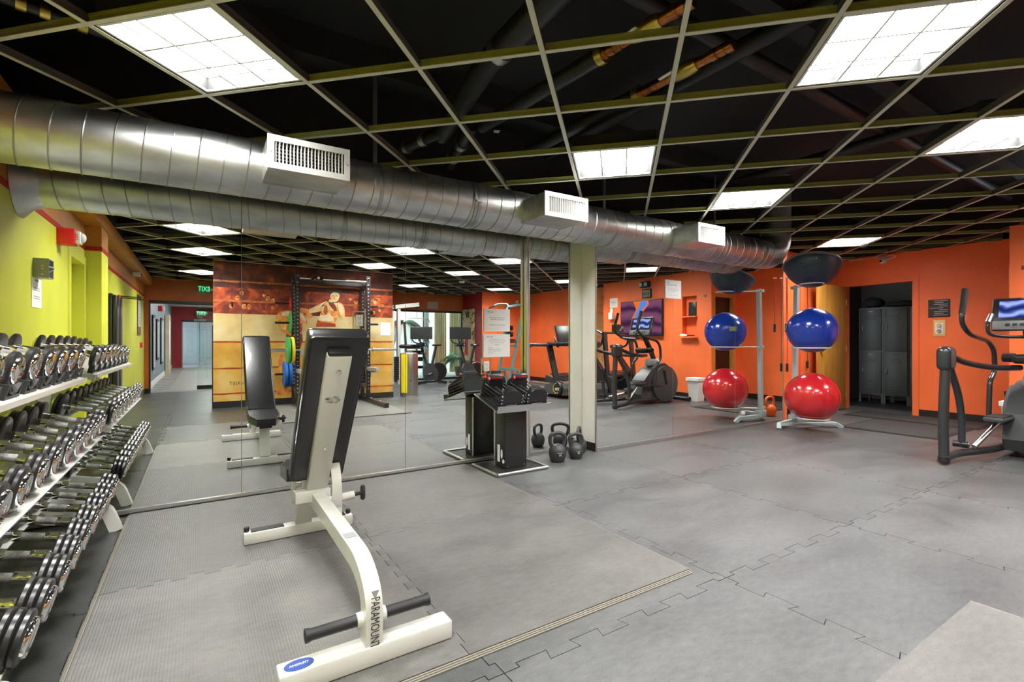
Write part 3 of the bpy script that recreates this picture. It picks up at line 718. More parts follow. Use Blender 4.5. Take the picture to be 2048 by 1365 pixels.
# rear foot and post
rf = MB().box(.20, .775, 2.985, 3.055, .018, .080, .006).build('rear_foot', 'white', bench)
for x0, x1 in ((.235, .40), (.60, .735)): bx(x0, x1, 2.993, 3.047, .080, .084).build('grip_tape', 'rubber', rf)
for x in (.215, .755): MB().cyl((x, 3.02, .093), .014, .028, 'Z', 14, .004).build('end_stop', 'rubber', rf)
MB().tube([(BX, 3.02, .075), (BX, 2.86, .40)], .04, 4, sq=(.085, .05), up=(0, 1, .2)).build('rear_post', 'white', bench)
for x in (BX - .052, BX - .10): MB().tube([(x, 2.74, .30), (x, 2.64, .44)], .02, 4, sq=(.008, .05), up=(0, 1, 1)).build('hinge_plate', 'white', bench)
MB().box(BX - .105, BX + .06, 2.58, 2.68, .318, .372, .004).build('hinge_block', 'white', bench)
MB().tube([(BX - .11, 2.70, .40), (BX + .1, 2.70, .40)], .011, 12).build('hinge_bolt', 'chrome', bench)
# adjuster arc, pull pin
arc = MB(); pa = [(BX + .072, 2.70 + .20 * math.cos(a), .37 + .20 * math.sin(a)) for a in [math.radians(k) for k in range(138, 216, 7)]]
arc.tube(pa, .02, 4, sq=(.012, .045), up=(1, 0, 0)); arc.build('adjuster_arc', 'white', bench)
MB().tube([(BX + .04, 2.54, .325), (BX + .165, 2.54, .335)], .020, 16).build('pin_sleeve', 'white', bench)
pn = MB().tube([(BX + .165, 2.54, .335), (BX + .205, 2.54, .338)], .010, 12).build('pull_pin', 'rubber', bench)
MB().tube([(BX + .21, 2.54, .302), (BX + .21, 2.54, .31), (BX + .21, 2.54, .368), (BX + .21, 2.54, .376)], [.008, .013, .013, .008], 12).build('pin_handle', 'rubber', pn)
bx(BX + .03, BX + .10, 2.51, 2.57, .25, .32, .004).build('pin_bracket', 'white', bench)
# back pad: local frame with z along the pad, y out of its front
def pad_frame(p0, p1):
    d = (Vector(p1) - Vector(p0)); L = d.length; z = d.normalized(); x = Vector((1, 0, 0)); y = z.cross(x)
    mx = Matrix((x, y, z)).transposed().to_4x4(); mx.translation = Vector(p0); return mx, L
F, L = pad_frame((BX, 2.675, .462), (BX, 2.17, 1.178))
PB = MB().box(-.128, .128, -.075, .0, 0, L, .022, F, 3)
pb = PB.build('back_pad', 'vinyl', bench)
for yy in (-.006, -.069):
    MB().tube([F @ Vector(p) for p in rounded([(-.122, yy, .4), (-.122, yy, L - .006), (.122, yy, L - .006), (.122, yy, .006), (-.122, yy, .006), (-.122, yy, .4)], .02)], .0035, 6).build('piping', 'piping', pb)
MB().box(-.050, .050, -.110, -.070, -.07, L - .075, .004, F).build('back_spine', 'white', bench)
MB().box(-.049, .049, -.109, -.072, L - .076, L - .056, .008, F).build('spine_cap', 'plast', bench)
for z in (.26, .72): MB().lathe([(.013, 0), (.013, .004), (.009, .008), (.002, .009)], 14, F @ Matrix.Translation((.004, -.109, z)) @ Matrix.Rotation(PI / 2, 4, 'X')).build('bolt', 'chrome', bench)
wear = mat('worn_patch', (.10, .075, .03), .7, var=.8, vscale=60, col2=(.7, .7, .66))
MB().prism([(-.03, -.02), (.02, -.026), (.034, -.006), (.022, .016), (-.01, .02), (-.034, .008)], 0, .0006, F @ Matrix.Translation((.0, -.1101, .565)) @ Matrix.Rotation(PI / 2, 4, 'X')).build('worn_patch', wear, bench)
# seat
S = MB(); SF = Matrix.Translation((BX, 2.70, .405)) @ Matrix.Rotation(math.radians(-6), 4, 'X')
S.prism([(-.128, 0), (.128, 0), (.128, .22), (.075, .40), (-.075, .40), (-.128, .22)], 0, .062, SF)
st = S.build('seat_pad', 'vinyl', bench, 30)
MB().tube([SF @ Vector(p) for p in [(-.126, .02, .061), (-.126, .22, .061), (-.074, .398, .061), (.074, .398, .061), (.126, .22, .061), (.126, .02, .061)]], .0035, 6).build('piping', 'piping', st)
MB().box(-.05, .05, .05, .36, -.03, 0, .004, SF).build('seat_bracket', 'plast', bench)
MB().tube([(BX + .06, 2.98, .41), (BX + .175, 2.98, .41)], .010, 10).build('seat_pin', 'plast', bench)

# ---- stand with two block dumbbells
st = thing('dumbbell_stand', 'black pedestal stand with tilted silver tray beside the mirror', 'stand', (2.32, 3.64, 0))
bx(2.06, 2.57, 3.44, 3.87, .004, .014).build('base_plate', 'iron', st)
for p, q in (((2.06, 3.44, .014), (2.57, 3.44, .014)), ((2.06, 3.44, .014), (2.06, 3.87, .014)), ((2.57, 3.44, .014), (2.57, 3.87, .014))):
    MB().tube([p, q], .016, 12).build('base_rail', 'seam', st)
cb = bx(2.222, 2.448, 3.585, 3.745, .014, .575, .006).build('column', 'iron', st)
for x in (2.216, 2.446): bx(x, x + .008, 3.742, 3.758, .014, .58).build('column_edge', 'alu', st)
for (z, w, h) in ((.16, .02, .17),): bx(2.2135, 2.2165, 3.66, 3.70, .06, .21).build('spec_label', 'paper', cb)
MB().lathe([(.022, 0), (.022, .002)], 18, Matrix.Translation((2.2165, 3.632, .135)) @ Matrix.Diagonal((1, .7, 1.9, 1)) @ Matrix.Rotation(-PI / 2, 4, 'Y')).build('oval_label', 'paper', cb)
MB().lathe([(.017, 0), (.017, .002)], 18, Matrix.Translation((2.2165, 3.605, .075)) @ Matrix.Rotation(-PI / 2, 4, 'Y')).build('round_label', 'paper', cb)
for x in (2.25, 2.42): MB().cyl((x, 3.583, .03), .005, .004, 'Y', 10).build('screw', 'alu', cb)
TFm = Matrix.Translation((2.33, 3.445, .530)) @ Matrix.Rotation(math.radians(15.5), 4, 'X')
tr = MB().box(-.272, .272, 0, .425, 0, .006, 0, TFm).box(-.272, .272, -.005, .0, -.006, .052, 0, TFm).build('tray', 'alu', st)
MB().box(-.26, .26, .01, .41, .006, .009, 0, TFm).build('tray_liner', 'rubber', tr)
def block_db(cx, label):
    t = thing('block_dumbbell', label, 'dumbbell', (cx, 3.64, .60), 'block dumbbells on the stand')
    L = TFm @ Matrix.Translation((cx - 2.33, .02, .009))
    def arch(w, h, y0, y1):
        poly = [(-w / 2, 0), (w / 2, 0), (w / 2, h * .58)] + [(w / 2 * math.cos(a), h * .58 + h * .42 * math.sin(a)) for a in [PI * k / 12 for k in range(1, 12)]] + [(-w / 2, h * .58)]
        return MB().prism(poly, -y1, -y0, L @ Matrix.Rotation(PI / 2, 4, 'X'))
    for k in range(5):
        w, h = .205 - .012 * k, .168 + .004 * k
        arch(w, h, .000 + .013 * k, .011 + .013 * k).build('end_plate', 'plast', t)
        arch(w, h, .360 - .013 * k - .011, .360 - .013 * k).build('end_plate', 'plast', t)
    for k in range(4):
        for s in (-1, 1):
            MB().tube([L @ Vector((s * (.104 - .004 * k), .004 + .013 * k, .028 + .030 * k)), L @ Vector((s * (.104 - .004 * k), .356 - .013 * k, .028 + .030 * k))], .0055, 8).build('side_rail', 'charc', t)
            bx(-.004, .004, -.004, .004, -.004, .004).build('rail_tip', 'whiteplain', t, local=True).matrix_local = Matrix.Translation(L @ Vector((s * .100, .004, .028 + .030 * k)) - Vector((cx, 3.64, .60)))
    MB().tube([L @ Vector((0, .07, .085)), L @ Vector((0, .29, .085))], .017, 12).build('grip', 'rubber', t)
    MB().box(-.075, .075, .285, .355, .150, .200, .018, L).build('handle_cap', mat('cap_slate', (.025, .032, .042), .35), t)
    MB().box(-.05, .05, .282, .285, .172, .188, .001, L).build('red_badge', M['stripe'], t)
    MB().tube([L @ Vector((-.085, .27, .17)), L @ Vector((-.085, .29, .19))], .012, 10).build('selector_pin', 'rred', t)
    text('POWERBLOCK', .016, L @ Vector((0, -.0008, .035)), L.to_3x3() @ Vector((1, 0, 0)), L.to_3x3() @ Vector((0, 0, 1)), 'whiteplain', t, 'brand_lettering', .0003)
block_db(2.205, 'black block dumbbell on the stand tray, nearer the bench')
block_db(2.465, 'black block dumbbell on the stand tray, nearer the kettlebells')

# ---- kettlebells
def kettlebell(x, y, s, rz, m, label, num=None, wide=1.):
    t = thing('kettlebell', label, 'kettlebell', (x, y, 0), 'kettlebells on the floor', rz)
    MB().lathe([(.05 * s, .001), (.062 * s, .006), (.080 * s, .045 * s), (.086 * s, .085 * s), (.078 * s, .125 * s), (.056 * s, .155 * s), (.02 * s, .168 * s), (.002, .169 * s)], 28).build('bell', m, t, local=True)
    w = wide
    hp = spline([(-.046 * s * w, 0, .125 * s), (-.072 * s * w, 0, .19 * s), (-.064 * s * w, 0, .250 * s), (0, 0, .272 * s), (.064 * s * w, 0, .250 * s), (.072 * s * w, 0, .19 * s), (.046 * s * w, 0, .125 * s)], 6)
    MB().tube(hp, .0185 * s, 12).build('handle', m, t, local=True)
    if num:
        MB().lathe([(.032 * s, 0), (.030 * s, .002)], 20, Matrix.Translation((0, -.082 * s, .085 * s)) @ Matrix.Rotation(PI / 2, 4, 'X')).build('number_disc', 'rubber', t, local=True)
        for body, sz, zz in (('KETTLEBELL', .009 * s, .095 * s), (num, .026 * s, .075 * s)):
            o = text(body, sz, (0, 0, 0), (1, 0, 0), (0, 0, 1), 'whiteplain', None, 'number_lettering', .0004)
            o.parent = t; o.matrix_local = Matrix.Translation((0, -.0846 * s, zz)) @ Matrix.Rotation(PI / 2, 4, 'X')
    return t
kettlebell(2.805, 3.60, .98, -.35, 'kettle', 'black kettlebell closest to the dumbbell stand, marked 35', '35')
kettlebell(3.025, 3.60, .86, -.30, 'kettle', 'smaller black kettlebell marked 26, at the foot of the cream pillar', '26')
kettlebell(3.20, 3.76, .92, .75, 'kettle', 'black kettlebell with wide handle tucked in the mirror corner', None, 1.25)
kettlebell(7.17, 3.33, 1.05, .2, 'okettle', 'orange kettlebell behind the red ball, seen in the mirror')

# ---- exercise ball stand
bs = thing('ball_stand', 'pale blue steel stand that carries three exercise balls', 'stand', (6.70, 3.47, 0))
MB().tube([(6.70, 3.47, .05), (6.70, 3.44, 1.86)], .03, 4, sq=(.06, .05), up=(0, 1, 0)).build('post', 'standblue', bs)
MB().tube(rounded([(6.20, 3.40, .0), (6.24, 3.42, .055), (6.70, 3.48, .06), (6.84, 3.42, .055), (6.93, 3.06, .05), (6.96, 3.0, .0)], .1), .02, 4, sq=(.05, .045), up=(0, 0, 1)).build('base_leg', 'standblue', bs)
MB().tube([(6.24, 3.42, .055), (6.62, 3.25, .05), (6.93, 3.06, .05)], .02, 4, sq=(.05, .03), up=(0, 0, 1)).build('cross_bar', 'standblue', bs)
MB().box(6.64, 6.76, 3.42, 3.52, .05, .14, .006).build('post_bracket', 'standblue', bs)
bcx, bcy = 6.41, 3.105
for z, r in ((.165, .185), (1.035, .195), (1.83, .13)):
    MB().tube([(bcx + r * math.cos(a), bcy + r * math.sin(a), z) for a in [2 * PI * k / 36 for k in range(37)]], .007, 8).build('ball_ring', 'whiteplain', bs)
    d = Vector((6.70 - bcx, 3.47 - bcy, 0)).normalized(); p = Vector((bcx, bcy, z)) + d * r
    for s in (-.02, .02):
        q = Vector((-d.y, d.x, 0)) * s; MB().tube([p + q, Vector((6.70, 3.47, z)) + q], .007, 8).build('ring_arm', 'whiteplain', bs)
    MB().box(6.67, 6.73, 3.435, 3.505, z - .02, z + .02, .004).build('ring_clamp', 'standblue', bs)
def ball(z, r, m, label, sq=.97):
    t = thing('exercise_ball', label, 'exercise ball', (bcx, bcy, z - r), 'inflated exercise balls')
    bd = MB().sphere((bcx, bcy, z), r, 56, 32, (1, 1, sq)).build('ball_skin', m, t, 180)
    for ang in (0, PI / 3, 2 * PI / 3):     # shallow moulded seams over the top
        pts = [(bcx + r * 1.001 * math.cos(t_) * math.cos(ang), bcy + r * 1.001 * math.cos(t_) * math.sin(ang), z + r * sq * 1.001 * math.sin(t_)) for t_ in [math.radians(20 + 7 * k) for k in range(21)]]
        MB().tube(pts, .0016, 5).build('moulded_seam', m, bd)
    for rr in (.05, .085):
        h = math.sqrt(max(0, r * r - rr * rr)); MB().tube([(bcx - h * .6 + 0, bcy, z)] * 0 + [(bcx + rr * math.cos(a), bcy + rr * math.sin(a), z + h * sq * 1.001) for a in [2 * PI * k / 32 for k in range(33)]], .0014, 5).build('moulded_ring', m, bd)
    return t
rb = ball(.424, .307, 'redball', 'large red exercise ball on the lowest ring of the stand')
bb = ball(1.253, .284, 'blue', 'blue exercise ball on the middle ring of the stand')
dl = Vector((-.55, .75, .12)).normalized(); c = Vector((bcx, bcy, 1.253)) + dl * .2855
u = dl.cross(Vector((0, 0, 1))).normalized(); w = u.cross(dl)
lm = Matrix((u, w, dl)).transposed().to_4x4(); lm.translation = c
lb_ = MB().box(-.05, .05, -.035, .035, 0, .0015, 0, lm).build('printed_label', mat('ball_label', (.10, .22, .16), .5), bb)
for k in range(4): MB().box(-.04, .04 - .015 * (k % 2), .022 - .014 * k - .003, .022 - .014 * k + .003, .0015, .002, 0, lm).build('label_line', 'ryellow', lb_)
# half-dome balance trainer, dome down on the top ring
bo = thing('balance_trainer', 'navy half-dome balance trainer lying dome down on the top ring', 'balance trainer', (bcx, bcy, 1.815))
BF = Matrix.Translation((bcx, bcy, 1.815)) @ Matrix.Rotation(math.radians(-64), 4, 'Z') @ Matrix.Rotation(math.radians(-23), 4, 'X')
MB().lathe([(.002, 0), (.08, .012), (.16, .048), (.225, .10), (.275, .165), (.305, .23), (.312, .262)], 48, BF).build('dome', 'navy', bo, 60)
MB().lathe([(.300, .262), (.325, .268), (.330, .278), (.325, .290), (.300, .294), (.02, .296)], 48, BF).build('platform_rim', 'rim', bo)
prof = [(.002, 0), (.08, .012), (.16, .048), (.225, .10), (.275, .165), (.305, .23), (.312, .262)]
def dome_pt(r, ang):
    for (r0, h0), (r1, h1) in zip(prof, prof[1:]):
        if r <= r1: break
    h = h0 + (h1 - h0) * (r - r0) / (r1 - r0); return BF @ Vector((r * 1.004 * math.sin(ang), -r * 1.004 * math.cos(ang), h - .001))
for k in range(8):
    r = .13 + .018 * k; w = .05 + .0012 * k * k
    MB().tube([dome_pt(math.hypot(r, x), math.atan2(x, r)) for x in [w * (i / 4 - 1) for i in range(9)]], .0028, 5).build('tread_rib', 'navy', bo)
for sg in (-1, 1):
    MB().tube([dome_pt(math.hypot(r, sg * w), math.atan2(sg * w, r)) for r, w in ((.08, .075), (.13, .062), (.18, .066), (.22, .085), (.26, .13))], .003, 5).build('tread_edge', 'navy', bo)
e = Vector((.275, .165)); n_ = BF.to_3x3() @ Vector((0, -.87, -.40)); upv = BF.to_3x3() @ Vector((0, -.38, .92)); rt = BF.to_3x3() @ Vector((1, 0, 0))
text('BOSU', .045, dome_pt(.296, 0) + n_ * .003, -rt, -upv, 'mesh_grey', bo, 'brand_lettering', .0006)
# ---- resistance tubes on hooks
def res_tube(x, y, z0, z1, col, label):
    t = thing('resistance_tube', label, 'resistance band', (x, y, z0), 'hanging resistance tubes')
    MB().tube(spline([(x, y, z1), (x + .004, y - .004, (z0 + z1) / 2), (x, y, z0 + .10)], 8), .005, 8).build('elastic_tube', col, t)
    MB().cyl((x, y, z0 + .05), .016, .115, 'Z', 14, .004).build('foam_handle', 'rubber', t)
    MB().tube([(x, y + .03, z1), (x, y - .02, z1), (x, y - .02, z1 + .02)], .004, 6).build('hook', 'alu', t)
res_tube(6.88, 3.66, .70, 2.0, 'rred', 'resistance tube hanging at the mirror edge beside the ball stand')
res_tube(6.78, 3.62, 1.25, 2.0, 'rred', 'red resistance tube looped high behind the ball stand post')
res_tube(8.02, 3.95, .70, 1.98, 'plast', 'black resistance tube hanging next to the open wooden door')
bx(7.78, 7.86, 3.93, 3.98, 0, 2.2).build('pipe_cover', 'orange').__setitem__('kind', 'structure')

# ---- open wooden door, locker room
wd = thing('open_door', 'open honey-coloured wooden door beside the locker room doorway', 'door', (8.5, 3.84, .012))
bx(8.07, 8.945, 3.81, 3.852, .012, 2.01, .003).build('door_leaf', 'wood', wd)
MB().cyl((8.13, 3.79, .98), .025, .04, 'Y', 16, .004).build('door_knob', 'chrome', wd)
for z in (.25, 1.0, 1.75): MB().cyl((8.95, 3.80, z), .008, .09, 'Z', 8).build('hinge', 'alu', wd)
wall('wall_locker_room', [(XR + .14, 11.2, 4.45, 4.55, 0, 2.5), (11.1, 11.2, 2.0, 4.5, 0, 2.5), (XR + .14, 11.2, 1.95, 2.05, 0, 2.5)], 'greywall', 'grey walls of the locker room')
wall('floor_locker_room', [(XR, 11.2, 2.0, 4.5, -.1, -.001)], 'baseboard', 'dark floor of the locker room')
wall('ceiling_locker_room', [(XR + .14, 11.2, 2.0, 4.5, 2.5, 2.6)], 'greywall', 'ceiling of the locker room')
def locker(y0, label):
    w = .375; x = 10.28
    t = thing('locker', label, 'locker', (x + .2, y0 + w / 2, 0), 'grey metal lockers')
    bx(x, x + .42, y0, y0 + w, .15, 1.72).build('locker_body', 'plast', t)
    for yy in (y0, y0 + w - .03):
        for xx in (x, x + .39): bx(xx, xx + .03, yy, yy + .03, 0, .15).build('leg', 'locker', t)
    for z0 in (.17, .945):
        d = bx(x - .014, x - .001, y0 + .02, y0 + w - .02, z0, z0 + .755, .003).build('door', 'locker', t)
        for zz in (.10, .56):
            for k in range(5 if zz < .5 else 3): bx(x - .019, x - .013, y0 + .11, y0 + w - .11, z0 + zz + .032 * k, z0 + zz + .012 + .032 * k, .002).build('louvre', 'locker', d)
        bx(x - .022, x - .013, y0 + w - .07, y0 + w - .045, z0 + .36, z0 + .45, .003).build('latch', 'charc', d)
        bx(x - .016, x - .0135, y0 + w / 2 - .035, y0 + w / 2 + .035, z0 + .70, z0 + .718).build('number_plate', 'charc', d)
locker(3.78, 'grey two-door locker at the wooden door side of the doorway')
locker(3.40, 'grey two-door locker in the middle of the doorway')
locker(3.02, 'grey two-door locker half hidden by the orange door frame')
for (y, sx, sy, sz, lb) in ((4.0, .2, .17, .10, 'dark bag on the locker next to the wooden door'), (3.5, .19, .26, .055, 'flat dark bag lying on the middle locker')):
    t = thing('bag', lb, 'bag', (10.48, y, 1.72))
    MB().sphere((10.48, y, 1.722 + sz), 1, 24, 14, (sx, sy, sz)).build('bag_body', mat('dark_fabric', (.02, .018, .018), .9, bump=.8, bscale=12), t)
    MB().tube(spline([(10.40, y - .1, 1.72 + sz * 1.3), (10.36, y, 1.72 + sz * 2.05), (10.40, y + .1, 1.72 + sz * 1.3)], 6), .01, 6).build('strap', 'plast', t)

# ---- small things on the orange locker wall
t = thing('timer_switch', 'ivory wall plate with two dial knobs', 'switch', (XR, 2.62, 1.20))
bx(XR - .012, XR, 2.56, 2.70, 1.19, 1.425, .008).build('plate', mat('ivory', (.70, .52, .20), .4), t)
bx(XR - .015, XR - .011, 2.585, 2.675, 1.225, 1.385).build('dial_face', 'paper', t)
for z in (1.345, 1.265): MB().cyl((XR - .022, 2.63, z), .028, .02, 'X', 20, .004).build('dial', 'chrome', t)
MB().cyl((XR - .016, 2.605, 1.305), .006, .006, 'X', 10).build('pilot_lamp', 'rred', t)
t = thing('wall_sign', 'small black sign with white writing on the orange locker wall', 'sign', (XR, 2.63, 1.46))
bx(XR - .006, XR, 2.51, 2.76, 1.465, 1.725).build('sign_plate', 'plast', t)
for k in range(9):
    y0 = 2.535 + (.05 if k % 3 == 1 else 0); bx(XR - .0075, XR - .0058, y0, y0 + (.10 if k % 2 else .16), 1.700 - .026 * k, 1.709 - .026 * k).build('writing_line', 'mesh_grey', t)
t = thing('security_camera', 'small white security camera above the locker room doorway', 'camera', (XR, 3.30, 2.36))
MB().cyl((XR - .03, 3.30, 2.39), .05, .06, 'X', 20, .008).build('mount', 'whiteplain', t)
MB().sphere((XR - .075, 3.31, 2.375), .045, 20, 12).build('camera_ball', 'whiteplain', t); MB().cyl((XR - .118, 3.315, 2.365), .018, .01, 'X', 14).build('lens', 'plast', t)
MB().tube(spline([(XR - .01, 3.25, 2.40), (XR - .012, 3.15, 2.43), (XR - .012, 3.3, 2.45), (XR - .012, 3.8, 2.44)], 6), .006, 6).build('cable', 'whiteplain', t)
def dome_cam(x, y, label):
    t = thing('dome_camera', label, 'camera', (x, y, H - .09), 'dome cameras')
    MB().cyl((x, y, H - .01), .05, .03, 'Z', 20, .005).build('base', 'whiteplain', t)
    MB().sphere((x, y, H - .035), .042, 20, 12).build('dome', 'plast', t)
dome_cam(7.62, 3.02, 'dark dome camera under the ceiling above the locker room corner')
t = thing('arrow_mark', 'small dark arrow mark on the orange wall at the right edge', 'mark', (XT, 1.58, 1.97))
MB().prism([(0, -.03), (.07, 0), (0, .03)], 0, .002, Matrix.Translation((XT - .002, 1.60, 1.975)) @ Matrix.Rotation(PI / 2, 4, 'Z') @ Matrix.Rotation(PI, 4, 'Z') @ Matrix.Rotation(PI / 2, 4, 'X')).build('arrow', mat('arrow_brown', (.16, .05, .01), .5), t)
# ================================================================ MACHINES
def screen_mat(name, c1, c2, c3, scale, strg):
    """a lit display: soft bands of colour"""
    m = bpy.data.materials.new(name); m.use_nodes = True; nt = m.node_tree; nt.nodes.clear()
    o = nod(nt, 'ShaderNodeOutputMaterial'); e = nod(nt, 'ShaderNodeEmission'); e.inputs[1].default_value = strg
    tc = nod(nt, 'ShaderNodeTexCoord'); w = nod(nt, 'ShaderNodeTexWave', wave_type='BANDS', bands_direction='Z'); w.inputs['Scale'].default_value = scale; w.inputs['Distortion'].default_value = 5; w.inputs['Detail'].default_value = 2; w.inputs['Detail Scale'].default_value = 1.2
    r = nod(nt, 'ShaderNodeValToRGB'); r.color_ramp.elements[0].color = (*c1, 1); r.color_ramp.elements[1].color = (*c3, 1)
    q = r.color_ramp.elements.new(.5); q.color = (*c2, 1)
    nt.links.new(tc.outputs['Object'], w.inputs['Vector']); nt.links.new(w.outputs['Fac'], r.inputs[0]); nt.links.new(r.outputs[0], e.inputs[0]); nt.links.new(e.outputs[0], o.inputs[0])
    return m
# ---- elliptical trainer at the right edge (X 5.7-7.7, centre line Y 1.28)
EC = 1.28
el = thing('elliptical_trainer', 'charcoal elliptical trainer cut off by the right edge', 'elliptical', (6.6, EC, 0))
for s in (1, -1):
    y = EC + s * .34
    MB().tube(rounded([(5.70, y, .055), (5.95, y - s * .02, .075), (6.35, y - s * .16, .085), (7.0, y - s * .20, .085)], .2, 5), .034, 14).build('base_rail', 'charc', el)
    MB().cyl((5.68, y, .05), .045, .07, 'Z', 18, .01).build('levelling_foot', 'plast', el)
    lg = MB().tube(spline([(5.68, y, .06), (5.67, y, .45), (5.70, y - s * .005, .90)], 6), .039, 16).build('rear_upright', 'charc', el)
    hs = MB().box(5.635, 5.825, y - .06, y + .055, .85, 1.07, .05, None, 4).build('pivot_housing', 'charc', el)
    MB().box(5.66, 5.735, y - s * .060 - .004, y - s * .060 + .004, .88, 1.04, .012).build('housing_cap', 'plastgrey', hs)
    MB().tube(spline([(5.74, y - s * .02, .90), (5.94, y - s * .03, .62), (6.03, y - s * .03, .36), (6.03, y - s * .03, .13)], 6), .029, 12).build('pendulum_arm', 'charc', el)
    MB().tube([(6.03, y - s * .08, .15), (6.03, y + s * .03, .15)], .030, 14).build('pendulum_bearing', 'plast', el)
    MB().tube(spline([(5.77, y - s * .01, 1.00), (6.05, y - s * .05, .92), (6.45, y - s * .16, .865), (6.72, y - s * .28, .86)], 6), .028, 12).build('top_arm', 'charc', el)
    # moving handle
    z = -.0 if s > 0 else .0; dx = 0 if s > 0 else .16
    MB().tube(rounded([(6.28 + dx, y + s * .01, 1.62), (6.16 + dx, y + s * .01, 1.30), (6.36 + dx, y, 1.185), (6.74 + dx * .5, y - s * .05, 1.12), (6.84, y - s * .07, 1.03), (6.86, y - s * .07, .80), (6.74, y - s * .06, .72), (6.70, y - s * .06, .35)], .10, 5), .022, 12).build('moving_handle', 'charc', el)
    MB().tube([(6.28 + dx, y + s * .01, 1.625), (6.19 + dx, y + s * .01, 1.38)], .026, 14).build('handle_grip', 'rubber', el)
    # pedal and its links
    px, pz = (6.42, .36) if s > 0 else (6.62, .22)
    pd = MB().box(px - .20, px + .16, y - s * .20 - .075, y - s * .20 + .075, pz, pz + .045, .02).build('pedal', 'plastgrey', el)
    MB().box(px - .18, px + .14, y - s * .20 - .065, y - s * .20 + .065, pz + .045, pz + .052, .003).build('pedal_tread', 'rubber', pd)
    MB().tube([(px + .02, y - s * .20, pz), (6.10, y - s * .10, .13)], .022, 10).build('pedal_link', 'alu', el)
    MB().tube([(px, y - s * .14, pz - .01), (7.10, y - s * .16, .30)], .020, 10).build('crank_link', 'charc', el)
    MB().lathe([(.002, -.03), (.22, -.028), (.31, -.018), (.325, .0), (.325, .02), (.30, .03), (.002, .034)], 40, Matrix.Translation((7.09, EC + s * .17, .345)) @ Matrix.Rotation(-s * PI / 2, 4, 'X')).build('crank_disc', 'plastgrey', el)
    MB().tube([(7.09, EC + s * .20, .345), (7.02, EC + s * .22, .60)], .02, 10).build('crank_arm', 'charc', el)
    # fixed heart-rate handle
    MB().tube(rounded([(6.62, EC, 1.16), (6.46, EC + s * .10, 1.16), (6.33, EC + s * .195, 1.18), (6.31, EC + s * .20, 1.28), (6.40, EC + s * .19, 1.36)], .05), .016, 12).build('fixed_handle', 'charc', el)
    MB().tube([(6.325, EC + s * .199, 1.295), (6.40, EC + s * .19, 1.372)], .0205, 14).build('pulse_grip', 'alu', el)
body = MB(); prof = [(6.55, .07), (6.50, .18), (6.58, .42), (6.76, .60), (6.95, .70), (7.12, .72), (7.30, .62), (7.42, .42), (7.42, .15), (7.36, .07)]
body.prism(prof, -.14, .14, Matrix.Translation((0, EC, 0)) @ Matrix.Rotation(PI / 2, 4, 'X')); body.build('drive_shroud', 'plastgrey', el, 25)
MB().box(6.80, 7.12, EC - .07, EC + .07, .66, .80, .05, None, 3).build('shroud_cap', mat('pale_trim', (.28, .32, .30), .35), el)
MB().tube(spline([(7.02, EC, .70), (6.90, EC, .95), (6.66, EC, 1.32)], 6), .045, 14).build('console_mast', 'charc', el)
MB().box(6.62, 6.86, EC - .10, EC + .10, .90, .99, .03, None, 3).build('cup_holder', 'plast', el)
for s in (1, -1): MB().cyl((6.74, EC + s * .14, .955), .045, .10, 'Y', 20, .01).build('side_knob', 'plast', el)
MB().tube([(7.55, EC - .30, .055), (7.55, EC + .30, .055)], .04, 16).build('front_foot', 'charc', el)
MB().tube([(7.0, EC, .085), (7.55, EC, .06)], .04, 12).build('front_rail', 'charc', el)
for s in (1, -1): MB().tube([(7.55, EC + s * .30, .055), (7.55, EC + s * .345, .055)], .045, 16).build('transport_wheel', 'plast', el)
# console: local x across, z up its face, tilted towards the rider
CF = Matrix.Translation((6.60, EC, 1.225)) @ Matrix.Rotation(-PI / 2, 4, 'Z') @ Matrix.Rotation(math.radians(-16), 4, 'X')
co = MB().box(-.245, .245, 0, .045, 0, .335, .018, CF, 3).build('console', 'plast', el)
MB().box(-.195, .195, -.0015, .0, .125, .300, 0, CF).build('display', screen_mat('console_display', (.01, .02, .12), (.06, .09, .36), (.33, .42, .80), 3.5, .38), co)
MB().box(-.235, .235, -.006, .0, .005, .095, .003, CF).build('button_panel', M['mesh_grey'], co)
for k in range(6): MB().box(-.14 + .05 * k, -.108 + .05 * k, -.009, -.005, .04, .065, .002, CF).build('button', 'plast', co)
for s in (-1, 1): MB().tube([CF @ Vector((s * .247, .004, .10)), CF @ Vector((s * .247, .004, .315))], .003, 6).build('side_trim', 'alu', co)
text('MATRIX', .024, CF @ Vector((0, -.0012, .318)), CF.to_3x3() @ Vector((1, 0, 0)), CF.to_3x3() @ Vector((0, 0, 1)), 'whiteplain', co, 'brand_lettering', .0003)

